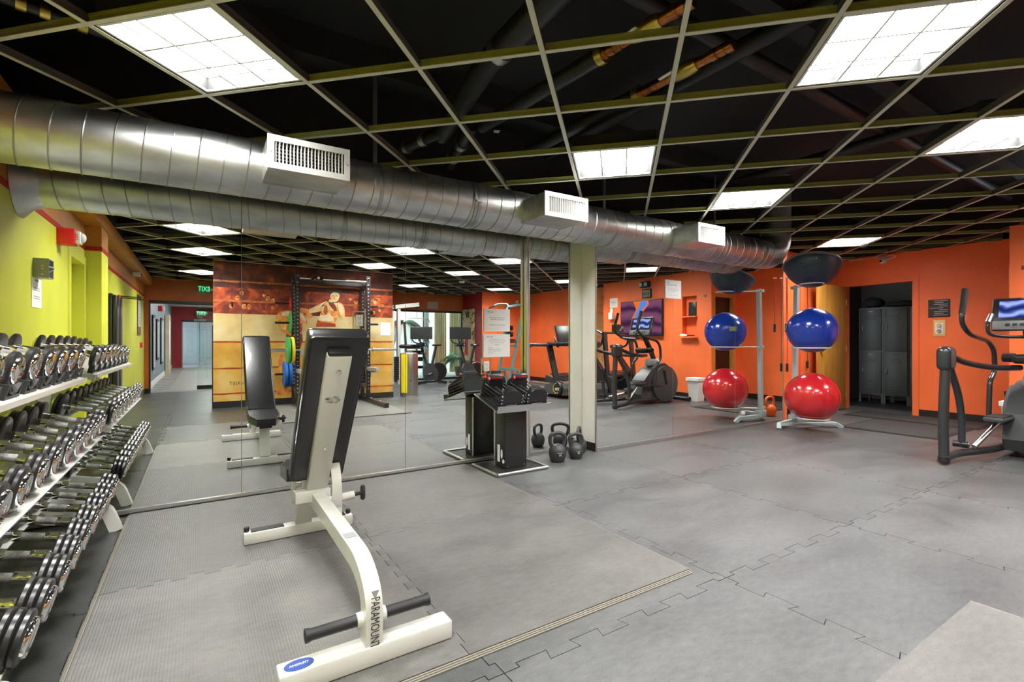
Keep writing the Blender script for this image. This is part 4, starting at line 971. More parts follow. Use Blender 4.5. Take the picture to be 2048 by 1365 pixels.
# ---- treadmills (seen in the mirror): they run along Y, hood towards the mirror
def treadmill(x, y0, label, name2=None):
    t = thing('treadmill', label, 'treadmill', (x, y0 - .9, 0), 'treadmills')
    MB().box(x - .36, x + .36, y0 - 1.95, y0 - .45, .06, .16, .02).build('deck_frame', 'plastgrey', t)
    MB().box(x - .26, x + .26, y0 - 1.93, y0 - .50, .16, .168).build('running_belt', 'rubber', t)
    for s in (-1, 1): MB().box(x + s * .315 - .045, x + s * .315 + .045, y0 - 1.95, y0 - .5, .16, .185, .008).build('side_rail', 'alu', t)
    hd = MB(); pr = [(-.62, .16), (-.52, .25), (-.25, .31), (0, .29), (.05, .20), (.05, .07), (-.62, .07)]
    hd.prism(pr, -.37, .37, Matrix.Translation((x, y0, 0)) @ Matrix.Rotation(PI / 2, 4, 'Z') @ Matrix.Rotation(PI / 2, 4, 'X')); h = hd.build('motor_hood', 'plastgrey', t, 25)
    for s in (-1, 1):
        dk = MB().lathe([(.13, -.05), (.14, -.03), (.14, .045), (.125, .06), (.02, .062)], 28, Matrix.Translation((x + s * .36, y0 - .12, .20)) @ Matrix.Rotation(s * PI / 2, 4, 'Y')).build('side_cover', 'plast', t)
        MB().tube([(x + s * .424, y0 - .12 + .095 * math.cos(a), .20 + .095 * math.sin(a)) for a in [PI * .5 + PI * 1.2 * k / 20 for k in range(21)]], .006, 6).build('yellow_ring', 'ryellow', dk)
        MB().tube([(x + s * .36, y0 - .16, .28), (x + s * .36, y0 - .42, 1.02)], .04, 4, sq=(.05, .12), up=(1, 0, 0)).build('upright', 'plast', t)
        MB().tube(rounded([(x + s * .37, y0 - .20, 1.08), (x + s * .37, y0 - .50, 1.04), (x + s * .37, y0 - 1.05, 1.04), (x + s * .37, y0 - 1.10, 1.00)], .06), .033, 12).build('handrail', 'charc', t)
        MB().tube(rounded([(x + s * .30, y0 - .30, 1.12), (x + s * .25, y0 - .42, 1.20), (x + s * .2, y0 - .45, 1.14)], .05), .016, 10).build('front_handle', 'plast', t)
    MB().box(x - .40, x + .40, y0 - .48, y0 - .14, 1.02, 1.10, .03).build('console_base', 'plast', t)
    q = Matrix.Translation((x, y0 - .20, 1.10)) @ Matrix.Rotation(math.radians(20), 4, 'X')
    c_ = MB().box(-.30, .30, 0, .05, 0, .36, .02, q @ Matrix.Rotation(PI, 4, 'Z')).build('console', 'plast', t)
    MB().box(-.25, .25, -.056, -.052, .06, .31, 0, q).build('display', screen_mat('treadmill_display', (.01, .015, .03), (.02, .10, .25), (.10, .3, .5), 3, .25), c_)
    text('TI30', .075, (x - .4235, y0 - .09, .185), (0, -1, 0), (0, 0, 1), 'whiteplain', t, 'model_lettering', .0006)
    return t
treadmill(6.25, .42, 'dark treadmill beside the cream pillar in the mirror')
# curved treadmill with a slanted lettered beam
t2 = thing('curved_treadmill', 'black treadmill with lettered slanting beam behind the elliptical', 'treadmill', (7.2, -.2, 0))
for s in (-1, 1):
    pr = [(-1.3, .10), (-1.25, .34), (-.7, .22), (-.2, .26), (.35, .44), (.48, .40), (.48, .10)]
    MB().prism(pr, -.03, .03, Matrix.Translation((7.15 + s * .36, -.05, 0)) @ Matrix.Rotation(PI / 2, 4, 'Z') @ Matrix.Rotation(PI / 2, 4, 'X')).build('side_shell', 'plastgrey', t2)
    MB().tube([(7.15 + s * .36, -.05 + .30, .40), (7.15 + s * .36, -.05 - .28, 1.02)], .03, 4, sq=(.05, .11), up=(1, 0, 0)).build('slanted_beam', 'plast', t2)
    MB().tube(rounded([(7.15 + s * .36, -.30, .95), (7.15 + s * .36, .10, 1.02), (7.15 + s * .36, .18, 1.25), (7.15 + s * .30, -.15, 1.36)], .08), .022, 10).build('handrail', 'charc', t2)
    MB().tube([(7.15 + s * .36, .32, .10), (7.15 + s * .36, .20, 1.30)], .03, 4, sq=(.05, .09), up=(1, 0, 0)).build('front_upright', 'charc', t2)
text('CASCADE', .085, (7.15 - .3875, -.05 + .04, .68), Vector((0, -.58, .62)) * -1, Vector((0, .62, .58)), 'whiteplain', t2, 'brand_lettering', .0006)
MB().tube([(6.79, .22, 1.28), (7.51, .22, 1.28)], .022, 10).build('cross_handle', 'charc', t2)
bl = MB()
for k in range(26): y = .34 - 1.6 * k / 26; zz = .24 + .22 * ((k - 15) / 13) ** 2; bl.box(6.83, 7.47, y - .028, y + .028, zz - .02, zz)
bl.build('belt_slats', 'rubber', t2)
MB().box(7.0, 7.3, .18, .22, 1.26, 1.46, .015).build('console', 'plast', t2)

# ---- teal pull-up and dip tower
tw_ = thing('pull_up_tower', 'teal pull-up and dip tower with black pads', 'exercise tower', (6.62, -2.35, 0))
for s, yy in ((-1, -2.75), (1, -2.10)):
    MB().tube([(6.35, yy - s * .06, .0), (6.72, yy + s * .04, 1.98)], .03, 4, sq=(.055, .055)).build('slanted_upright', 'teal', tw_)
    MB().tube(rounded([(6.46, yy, .44), (6.60, yy, .40), (6.66, yy, .0)], .12), .03, 4, sq=(.05, .05), up=(0, 1, 0)).build('rear_leg', 'teal', tw_)
    MB().tube([(6.20, yy - s * .06, .03), (6.70, yy, .03)], .03, 4, sq=(.05, .05)).build('floor_foot', 'teal', tw_)
    MB().tube([(6.60, yy, 1.10), (6.10, yy, 1.08)], .018, 10).build('dip_bar', 'plast', tw_)
    MB().box(6.18, 6.48, yy - .05, yy + .05, 1.12, 1.17, .015).build('arm_pad', 'vinyl', tw_)
    MB().tube(rounded([(6.70, yy, 1.94), (6.72, yy + s * .02, 2.08), (6.60, yy + s * .30, 2.10), (6.50, yy + s * .62, 2.0)], .08), .018, 10).build('pull_up_handle', 'teal', tw_)
    MB().tube([(6.56, yy + s * .44, 2.055), (6.50, yy + s * .62, 2.0)], .022, 10).build('handle_grip', 'rubber', tw_)
for z, x in ((.42, 6.43), (1.0, 6.54), (2.02, 6.72)): MB().tube([(x, -2.78, z), (x, -2.06, z)], .025, 4, sq=(.05, .05)).build('cross_bar', 'teal', tw_)
for z in (1.22, 1.38): MB().box(6.50, 6.57, -2.57, -2.28, z, z + .14, .03).build('back_pad', 'vinyl', tw_)
MB().tube([(6.43, -2.9, .34), (6.43, -2.5, .34)], .012, 8).build('step_peg', 'plast', tw_)

# ---- power rack with plates, barbell (in front of the mural)
pr_ = thing('power_rack', 'black perforated power rack in front of the mural', 'power rack', (2.0, -1.1, 0))
holes = MB()
def upright(x, y, h):
    u = MB().tube([(x, y, .04), (x, y, h)], .03, 4, sq=(.07, .07), up=(0, 1, 0)).build('upright', 'iron', pr_)
    hm = MB()
    for k in range(30):
        z = .25 + .065 * k
        if z < h - .1: hm.cyl((x, y + .0355, z), .011, .002, 'Y', 8)
    hm.build('hole_column', 'alu' if False else 'mesh_grey', u)
    for z in (h - .06, h - .18): MB().cyl((x, y + .038, z), .022, .012, 'Y', 14, .003).build('bolt', 'chrome', u)
for x in (1.40, 2.60):
    upright(x, -1.05, 2.30); upright(x, -1.42, 2.24)
    s = -1 if x < 2 else 1
    MB().tube([(x, -1.46, .0555), (x, .02, .0555)], .03, 4, sq=(.075, .075)).build('base_foot', 'iron', pr_)
    MB().tube([(x, -1.42, 2.12), (x, -1.05, 2.12)], .03, 4, sq=(.06, .06)).build('top_stringer', 'iron', pr_)
    MB().tube([(x, -1.42, .30), (x, -1.05, .30)], .03, 4, sq=(.06, .06)).build('low_stringer', 'iron', pr_)
    for k in range(5): MB().cyl((x, -.85 + .17 * k, .098), .016, .012, 'Z', 12, .003).build('base_bolt', 'chrome', pr_)
    for z in (1.78, 1.44, .965, .54): MB().tube([(x, -1.42, z), (x + s * .30, -1.42, z)], .019, 12).build('storage_peg', 'plast', pr_)
    MB().tube([(x - s * .05, -1.0, .90), (x - s * .05, -.92, .90), (x - s * .05, -.90, .98)], .02, 4, sq=(.05, .03)).build('bar_hook', 'alu', pr_)
    MB().tube([(x, -1.05, .62), (x, -.45, .62)], .03, 4, sq=(.06, .06)).build('spotter_arm', 'mesh_grey', pr_)
MB().tube([(1.40, -1.05, 2.20), (2.60, -1.05, 2.20)], .017, 14).build('pull_up_bar', 'chrome', pr_)
MB().tube([(1.40, -1.42, 2.18), (2.60, -1.42, 2.18)], .03, 4, sq=(.06, .06)).build('rear_crossmember', 'iron', pr_)
bar = thing('barbell', 'steel barbell resting on the hooks of the power rack', 'barbell', (2.0, -.935, .965))
MB().tube([(1.34, -.935, .965), (2.66, -.935, .965)], .014, 14).build('shaft', 'knurl', bar)
for s in (-1, 1):
    MB().tube([(2.0 + s * .67, -.935, .965), (2.0 + s * 1.10, -.935, .965)], .025, 16).build('sleeve', 'alu', bar); MB().cyl((2.0 + s * .66, -.935, .965), .038, .02, 'X', 18, .004).build('collar', 'alu', bar)
def plate(x, y, z, r, w, m, label):
    t = thing('weight_plate', label, 'weight plate', (x, y, z), 'bumper plates on the power rack')
    MB().lathe([(.03, -w / 2), (r * .55, -w / 2 + .004), (r * .9, -w / 2), (r, -w / 2 + .008), (r, w / 2 - .008), (r * .9, w / 2), (r * .55, w / 2 - .004), (.03, w / 2)], 36, None, 'X', (x, y, z)).build('bumper', m, t)
    MB().cyl((x, y, z), .045, w + .006, 'X', 20).build('hub', 'alu', t)
plate(1.34, -1.42, 1.78, .11, .02, 'rred', 'small red plate on the top peg of the power rack')
plate(1.34, -1.42, 1.44, .19, .025, 'rgreen', 'thin green plate on the second peg of the power rack')
plate(1.30, -.935, .965, .225, .05, 'ryellow', 'yellow bumper plate on the barbell, hall side')
plate(1.24, -.935, .965, .225, .045, 'rgreen', 'green bumper plate outside the yellow plate on the barbell, hall side')
plate(2.668, -1.42, .965, .20, .045, 'rgreen', 'green bumper plate on the rack upright nearer the trash can')
plate(1.33, -1.42, .54, .225, .06, 'rblue', 'inner blue bumper plate on the low peg, hall side')
plate(1.26, -1.42, .54, .225, .06, 'rblue', 'outer blue bumper plate on the low peg, hall side')
plate(2.68, -1.42, .54, .225, .06, 'rblue', 'blue bumper plate on the low peg nearer the trash can')
t = thing('hanging_camera', 'small black camera box hung from the ceiling before the mural', 'camera', (1.70, -.9, 2.14))
bx(1.60, 1.78, -.96, -.84, 2.15, 2.23, .01).build('camera_body', 'plast', t); MB().cyl((1.70, -.835, 2.19), .022, .02, 'Y', 16).build('lens', 'whiteplain', t)
MB().cyl((1.645, -.838, 2.165), .006, .004, 'Y', 10).build('status_light', 'redled', t); MB().tube([(1.69, -.9, 2.23), (1.69, -.9, H)], .008, 8).build('hanger_rod', 'plast', t)

# ---- steel trash can beside the mural
t = thing('trash_can', 'tall stainless steel trash can with a yellow strip down one side', 'trash can', (3.56, -1.5, 0))
MB().lathe([(.170, .0), (.176, .01), (.176, .86), (.170, .875), (.12, .885), (.002, .89)], 32, None, 'Z', (3.56, -1.5, 0)).build('can_body', mat('brushed_steel', (.50, .46, .42), .32, 1., var=.3, vscale=30, stretch=(1, 1, .05)), t)
MB().lathe([(.178, .0), (.178, .03)], 32, None, 'Z', (3.56, -1.5, 0)).build('foot_ring', 'alu', t)
yp = MB(); a0, a1 = math.radians(122), math.radians(168); vs = []  # thin yellow strip laid over part of the can's side
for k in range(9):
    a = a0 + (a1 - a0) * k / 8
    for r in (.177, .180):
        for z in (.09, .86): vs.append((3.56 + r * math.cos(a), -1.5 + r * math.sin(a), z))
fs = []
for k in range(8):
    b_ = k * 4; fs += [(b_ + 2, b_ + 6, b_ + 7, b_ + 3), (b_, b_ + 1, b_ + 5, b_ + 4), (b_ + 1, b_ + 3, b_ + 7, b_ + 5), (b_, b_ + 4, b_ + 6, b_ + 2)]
yp.add(vs, fs); yp.build('yellow_strip', 'yellow', t)
MB().cyl((3.56 + .178 * math.cos(1.75), -1.5 + .178 * math.sin(1.75), .33), .012, .01, 'Y', 10).build('lock', 'plast', t)

# ---- lat pulldown machine
t = thing('lat_pulldown', 'white lat pulldown machine with black rollers near the window', 'weight machine', (4.6, -4.3, 0))
MB().tube([(4.35, -4.35, 0), (4.35, -4.35, 1.98)], .03, 4, sq=(.10, .08), up=(1, 0, 0)).build('column', 'white', t)
MB().tube([(4.20, -4.35, 0), (4.20, -4.35, 1.90)], .03, 4, sq=(.06, .06), up=(1, 0, 0)).build('rear_column', 'white', t)
MB().tube([(4.10, -4.35, 1.98), (4.85, -4.20, 2.08)], .03, 4, sq=(.07, .10)).build('top_boom', 'white', t)
MB().cyl((4.80, -4.21, 2.02), .06, .03, 'Y', 20, .005).build('pulley', 'plast', t); MB().cyl((4.25, -4.3, 2.0), .06, .03, 'Y', 20, .005).build('pulley', 'plast', t)
MB().tube([(4.80, -4.21, 1.98), (4.80, -4.21, 1.72)], .006, 6).build('cable', 'plast', t)
MB().tube(rounded([(4.36, -4.0, 1.60), (4.45, -4.03, 1.71), (4.80, -4.2, 1.72), (5.2, -4.4, 1.71), (5.26, -4.43, 1.60)], .05), .013, 10).build('pull_bar', 'white', t)
for z in (.95, 1.12): MB().tube([(4.5, -4.30, z - .3), (4.92, -4.1, z - .3)], .055, 16).build('thigh_roller', 'vinyl', t)
MB().tube([(4.35, -4.35, .98), (4.85, -4.1, .98)], .05, 14).build('upper_roller', 'vinyl', t)
MB().box(4.45, 4.95, -4.42, -4.12, .40, .47, .02).build('seat', 'vinyl', t)
MB().tube([(4.35, -4.35, .04), (5.0, -4.2, .04)], .03, 4, sq=(.08, .07)).build('base_foot', 'white', t); MB().tube([(4.75, -4.27, .05), (4.68, -4.27, .40)], .03, 4, sq=(.06, .06)).build('seat_post', 'white', t)
for k in range(10): bx(4.22, 4.34, -4.44, -4.28, .12 + .06 * k, .175 + .06 * k, .004).build('weight_plate', 'iron', t)

# ---- spin bikes with screens
def bike(x, y, lab):
    t = thing('spin_bike', lab, 'exercise bike', (x, y, 0), 'spin bikes by the window')
    MB().box(x - .34, x - .10, y - .05, y + .05, .02, .05).build('floor_bar', 'plast', t)
    for xx in (x - .40, x + .34): MB().tube([(xx, y - .26, .045), (xx, y + .26, .045)], .035, 12).build('stabiliser', 'plast', t)
    MB().tube([(x - .40, y, .06), (x + .34, y, .06)], .03, 4, sq=(.08, .05)).build('base_beam', 'charc', t)
    sh = MB().prism([(-.14, .10), (.20, .10), (.22, .30), (.10, .52), (-.12, .56), (-.18, .40)], -.055, .055, Matrix.Translation((x, y, 0)) @ Matrix.Rotation(PI / 2, 4, 'X')).build('chain_guard', 'plastgrey', t, 25)
    MB().cyl((x + .24, y, .32), .235, .05, 'Y', 36, .01).build('flywheel', 'iron', t); MB().tube([(x + .24 + .237 * math.cos(a), y, .32 + .237 * math.sin(a)) for a in [2 * PI * k / 36 for k in range(37)]], .012, 6).build('flywheel_rim', 'alu', t)
    MB().tube([(x - .10, y, .50), (x - .24, y, 1.02)], .03, 4, sq=(.05, .07), up=(0, 1, 0)).build('handlebar_post', 'charc', t)
    MB().tube([(x + .06, y, .50), (x + .17, y, .98)], .03, 4, sq=(.05, .07), up=(0, 1, 0)).build('seat_post', 'charc', t)
    MB().lathe([(.02, .0), (.10, .01), (.11, .03), (.09, .055), (.02, .06)], 20, Matrix.Translation((x + .20, y, .98)) @ Matrix.Diagonal((1.25, .75, 1, 1))).build('saddle', 'vinyl', t)
    MB().box(x - .36, x - .12, y - .09, y + .09, .98, 1.05, .02).build('tray', 'plast', t)
    for s in (-1, 1): MB().tube(rounded([(x - .24, y, 1.05), (x - .20, y + s * .20, 1.05), (x - .34, y + s * .23, 1.08), (x - .40, y + s * .22, 1.16)], .05), .016, 10).build('handlebar', 'rubber', t)
    MB().tube([(x - .16, y + .06, 1.02), (x - .16, y + .09, 1.02)], .02, 10).build('blue_light', 'led', t)
    MB().cyl((x - .12, y + .03, .80), .02, .05, 'Z', 12, .005).build('resistance_knob', 'rred', t)
    MB().cyl((x + .02, y + .09, .30), .05, .05, 'Y', 16, .005).build('crank_hub', 'plast', t)
    MB().tube([(x + .02, y + .11, .30), (x - .10, y + .12, .25)], .014, 8).build('crank', 'alu', t); MB().box(x - .16, x - .06, y + .12, y + .21, .22, .26, .01).build('pedal', 'plast', t)
    MB().tube([(x - .26, y, 1.05), (x - .27, y, 1.22)], .02, 10).build('screen_post', 'plast', t)
    q = Matrix.Translation((x - .24, y + .02, 1.32)) @ Matrix.Rotation(.35, 4, 'Z') @ Matrix.Rotation(math.radians(6), 4, 'X')
    sc_ = MB().box(-.28, .28, -.015, .02, -.155, .165, .012, q).build('screen', 'plast', t)
    MB().box(-.265, .265, .0205, .022, -.14, .15, 0, q).build('screen_glass', mat('screen_glass', (.012, .012, .014), .35), sc_)
    return t
bike(5.05, -3.95, 'spin bike with screen nearer the lat pulldown machine'); bike(5.99, -3.60, 'spin bike with screen in front of the red wall picture')
# ================================================================ MURAL (flat painting on the partition)
def paint(name, stops, scale, detail=6, rough=.75, stretch=(1, 1, 1), dist=0.):
    """brushy paint: noise through a colour ramp"""
    m = bpy.data.materials.new(name); m.use_nodes = True; nt = m.node_tree; b = nt.nodes['Principled BSDF']; b.inputs['Roughness'].default_value = rough
    tc = nod(nt, 'ShaderNodeTexCoord'); mp = nod(nt, 'ShaderNodeMapping'); mp.inputs['Scale'].default_value = stretch
    n = nod(nt, 'ShaderNodeTexNoise'); n.inputs['Scale'].default_value = scale; n.inputs['Detail'].default_value = detail; n.inputs['Distortion'].default_value = dist
    r = nod(nt, 'ShaderNodeValToRGB'); e = r.color_ramp.elements
    e[0].position, e[0].color = stops[0][0], (*stops[0][1], 1); e[1].position, e[1].color = stops[-1][0], (*stops[-1][1], 1)
    for p, c in stops[1:-1]: q = e.new(p); q.color = (*c, 1)
    nt.links.new(tc.outputs['Object'], mp.inputs[0]); nt.links.new(mp.outputs[0], n.inputs['Vector']); nt.links.new(n.outputs[0], r.inputs[0]); nt.links.new(r.outputs[0], b.inputs['Base Color'])
    return m
PDARK = paint('crowd_dark_paint', [(.40, (.045, .008, .004)), (.55, (.10, .016, .006)), (.66, (.22, .040, .008)), (.76, (.45, .11, .015))], 3.2, 7, dist=.8)
PRED = paint('crowd_red_paint', [(.36, (.09, .012, .006)), (.52, (.24, .030, .008)), (.64, (.45, .07, .012)), (.76, (.70, .26, .06))], 4.5, 7, dist=1.0)
PCREAM = paint('ring_cream_paint', [(.32, (.42, .28, .10)), (.5, (.56, .41, .18)), (.7, (.66, .56, .36))], 2.2, 6)
PYEL = paint('ring_yellow_paint', [(.32, (.42, .20, .020)), (.5, (.56, .30, .045)), (.7, (.62, .42, .14))], 2.0, 6)
PSKIN = paint('skin_paint', [(.34, (.45, .10, .015)), (.48, (.75, .38, .10)), (.62, (.82, .66, .38))], 7., 5, dist=.5)
PBACK = paint('back_skin_paint', [(.34, (.50, .08, .015)), (.48, (.72, .30, .08)), (.64, (.82, .66, .40))], 6., 5, dist=.5)
PROPE = mat('rope_red_paint', (.42, .045, .015), .5, var=.4, vscale=20)
PROPE2 = mat('rope_orange_paint', (.50, .13, .03), .5, var=.5, vscale=14)
PFACE = paint('face_paint', [(.35, (.20, .03, .01)), (.5, (.55, .17, .03)), (.65, (.75, .45, .16))], 14., 4)
YM = -1.5585
mu = thing('mural', 'large painted mural of two boxers in a ring before a crowd', 'mural', (1.7, YM, .11))
def flat(poly, d, name, m, parent=mu):
    """painted shape in the wall plane: poly = [(X, z)], d = thickness of the paint in mm above the wall"""
    return MB().prism(poly, -.0004 - d * .0008, .0, Matrix.Translation((0, YM, 0)) @ Matrix.Rotation(PI / 2, 4, 'X')).build(name, m, parent)
def rect(x0, x1, z0, z1): return [(x0, z0), (x1, z0), (x1, z1), (x0, z1)]
X0, X1 = .19, 3.24
flat(rect(X0, X1, 1.58, H), 0, 'crowd_band', PRED)
flat(rect(X0, X1, 2.02, H), 1, 'dark_crowd_band', PDARK)
flat(rect(X0, X1, .96, 1.58), 0, 'ring_cream_band', PCREAM)
flat(rect(X0, X1, .11, 1.12), 1, 'ring_yellow_band', PYEL)
PHAIR = paint('dark_umber_paint', [(.3, (.03, .006, .004)), (.6, (.10, .018, .008))], 12.)
for k in range(64):     # faces in the crowd
    x, z = random.uniform(X0 + .08, X1 - .08), random.choice([1.68, 1.72, 1.86, 1.9, 2.12, 2.2, 2.3]) + random.uniform(-.04, .04); s = random.uniform(.03, .055)
    if 1.1 < x < 2.4 and 1.5 < z < 2.1: continue
    fm = PFACE if z < 2.05 else PDARK
    flat([(x + s * .8 * math.cos(a), z + s * 1.15 * math.sin(a)) for a in [2 * PI * i / 12 for i in range(12)]], 2, 'crowd_face', fm)
    flat([(x - s * .85, z + s * .25), (x - s * .8, z + s * .95), (x - s * .2, z + s * 1.35), (x + s * .6, z + s * 1.2), (x + s * .9, z + s * .4), (x + s * .4, z + s * .7), (x - s * .3, z + s * .75)], 3, 'crowd_hair', PHAIR)
    flat([(x - s * .45, z - s * .05), (x + s * .5, z - s * .0), (x + s * .45, z + s * .2), (x - s * .4, z + s * .18)], 3, 'face_shadow', PHAIR)
for z, m in ((1.105, PROPE), (.66, PROPE), (.235, PROPE), (1.80, PROPE2), (2.125, PROPE2)):
    w = .012 if m is PROPE else .016; n = 24
    top = [(X0 + (X1 - X0) * i / n, z + w + random.uniform(-.005, .005)) for i in range(n + 1)]; bot = [(x, z - w + random.uniform(-.004, .004)) for x, _ in reversed(top)]
    flat(bot + top, 3, 'painted_rope', m)
# standing boxer (arm stretched to his opponent) and the crouching one seen from behind
PLIGHT = paint('light_skin_paint', [(.3, (.66, .40, .14)), (.6, (.74, .62, .40))], 8.)
PSHAD = paint('shadow_skin_paint', [(.3, (.14, .02, .01)), (.6, (.40, .10, .02))], 9.)
PGLOVE = paint('glove_paint', [(.3, (.10, .015, .01)), (.6, (.30, .05, .02))], 8.)
PORANGE = paint('orange_paint_strokes', [(.3, (.45, .10, .015)), (.6, (.74, .30, .07))], 9.)
flat([(1.129, 1.559), (1.153, 1.604), (1.214, 1.64), (1.299, 1.667), (1.375, 1.666), (1.506, 1.664), (1.572, 1.643), (1.619, 1.56), (1.653, 1.439), (1.628, 1.427), (1.586, 1.482), (1.575, 1.416), (1.564, 1.285), (1.517, 1.237), (1.364, 1.177), (1.299, 1.224), (1.265, 1.244), (1.214, 1.293), (1.182, 1.363), (1.161, 1.432), (1.135, 1.495)], 4, 'crouching_boxer', PORANGE)
flat([(1.225, 1.62), (1.321, 1.652), (1.375, 1.636), (1.375, 1.566), (1.278, 1.563), (1.225, 1.573)], 5, 'skin_highlight', PLIGHT)
flat([(1.506, 1.64), (1.561, 1.618), (1.606, 1.536), (1.628, 1.453), (1.584, 1.512), (1.517, 1.57)], 5, 'skin_highlight', PLIGHT)
flat([(1.161, 1.525), (1.225, 1.503), (1.299, 1.411), (1.289, 1.317), (1.225, 1.34), (1.177, 1.432)], 5, 'skin_shadow', PSKIN)
flat([(1.506, 1.439), (1.561, 1.44), (1.556, 1.297), (1.512, 1.261)], 5, 'skin_shadow', PSHAD)
flat([(1.299, 1.247), (1.375, 1.212), (1.561, 1.261), (1.572, 1.118), (1.528, 0.987), (1.321, 0.989), (1.294, 1.13)], 6, 'boxer_trunks', PGLOVE)
flat([(1.513, 1.706), (1.572, 1.716), (1.651, 1.705), (1.679, 1.682), (1.667, 1.634), (1.729, 1.611), (1.735, 1.563), (1.696, 1.532), (1.639, 1.561), (1.617, 1.62), (1.561, 1.642), (1.513, 1.641)], 5, 'boxer_glove', PORANGE)
flat([(1.832, 1.445), (2.135, 1.448), (2.165, 1.55), (2.195, 1.594), (2.255, 1.534), (2.307, 1.576), (2.313, 1.679), (2.294, 1.79), (2.245, 1.835), (2.195, 1.848), (2.171, 1.835), (2.135, 1.833), (2.041, 1.841), (1.971, 1.86), (1.901, 1.823), (1.809, 1.771), (1.729, 1.729), (1.675, 1.703), (1.675, 1.619), (1.741, 1.636), (1.809, 1.648), (1.889, 1.671), (1.869, 1.603), (1.843, 1.53)], 6, 'standing_boxer', PSKIN)
flat([(1.971, 1.838), (2.041, 1.817), (2.017, 1.742), (1.924, 1.739), (1.889, 1.762)], 7, 'skin_highlight', PLIGHT)
flat([(1.889, 1.58), (1.982, 1.607), (2.088, 1.585), (2.112, 1.487), (1.924, 1.483), (1.866, 1.518)], 7, 'skin_highlight', PLIGHT)
flat([(1.901, 1.805), (1.971, 1.838), (1.924, 1.763), (1.809, 1.704), (1.707, 1.671), (1.696, 1.692), (1.809, 1.753)], 7, 'skin_highlight', PLIGHT)
flat([(2.201, 1.83), (2.255, 1.813), (2.285, 1.752), (2.282, 1.653), (2.237, 1.602), (2.207, 1.675), (2.183, 1.773)], 7, 'skin_highlight', PLIGHT)
flat([(1.953, 1.789), (1.988, 1.778), (2.006, 1.669), (1.971, 1.606), (1.924, 1.654), (1.936, 1.739)], 8, 'skin_shadow', PSHAD)
flat([(2.064, 1.695), (2.147, 1.661), (2.159, 1.587), (2.088, 1.573), (2.041, 1.621)], 8, 'skin_shadow', PORANGE)
flat([(1.809, 1.442), (1.832, 1.512), (1.889, 1.47), (1.994, 1.46), (2.135, 1.451), (2.147, 1.389), (1.798, 1.384)], 8, 'boxer_trunks', PROPE)
flat([(2.047, 1.964), (2.058, 2.026), (2.1, 2.059), (2.147, 2.065), (2.195, 2.04), (2.213, 1.973), (2.201, 1.91), (2.171, 1.859), (2.123, 1.839), (2.082, 1.862), (2.058, 1.903)], 8, 'boxer_head', PLIGHT)
flat([(2.05, 1.971), (2.053, 2.038), (2.1, 2.078), (2.159, 2.081), (2.201, 2.052), (2.207, 1.997), (2.183, 2.02), (2.112, 2.029), (2.07, 2.008)], 9, 'boxer_hair', M['ink'])
flat([(2.07, 1.965), (2.109, 1.974), (2.109, 1.958), (2.07, 1.949)], 9, 'face_mark', PSHAD)
flat([(2.141, 1.973), (2.183, 1.969), (2.183, 1.955), (2.141, 1.957)], 9, 'face_mark', PSHAD)
flat([(2.114, 1.958), (2.133, 1.959), (2.138, 1.905), (2.102, 1.903)], 9, 'face_mark', PORANGE)
flat([(2.017, 1.865), (2.041, 1.903), (2.088, 1.899), (2.1, 1.844), (2.058, 1.824), (2.023, 1.834)], 10, 'boxer_fist', PLIGHT)
flat([(2.015, 1.84), (2.1, 1.844), (2.147, 1.772), (2.171, 1.686), (2.123, 1.67), (2.076, 1.732), (2.029, 1.792)], 10, 'glove_wrap', PGLOVE)
flat([(1.163, .761), (1.231, .957), (1.31, 1.005), (1.344, .708), (1.253, .685), (1.231, .513), (1.186, .54)], 4, 'boxer_leg', PORANGE)
flat([(1.13, .248), (1.253, .29), (1.344, .261), (1.344, .162), (1.163, .172)], 4, 'boxer_foot', PORANGE)
flat([(1.44, .20), (1.56, .22), (1.55, .60), (1.52, 1.0), (1.42, .98), (1.43, .55)], 4, 'boxer_leg', PORANGE)
text('ENRIST', .09, (.56, YM + .002, .40), (-1, 0, 0), (0, 0, 1), 'trunk', mu, 'painter_signature', .0003)
t = thing('wall_paper', 'white sheet of paper taped to the mural edge', 'paper', (3.09, -1.555, 1.23)); bx(2.995, 3.19, -1.5555, -1.5535, 1.232, 1.485).build('sheet', 'paper', t)
MB().box(3.03, 3.15, -1.5535, -1.553, 1.40, 1.405).box(3.03, 3.16, -1.5535, -1.553, 1.37, 1.375).build('print_line', 'greyink', t)

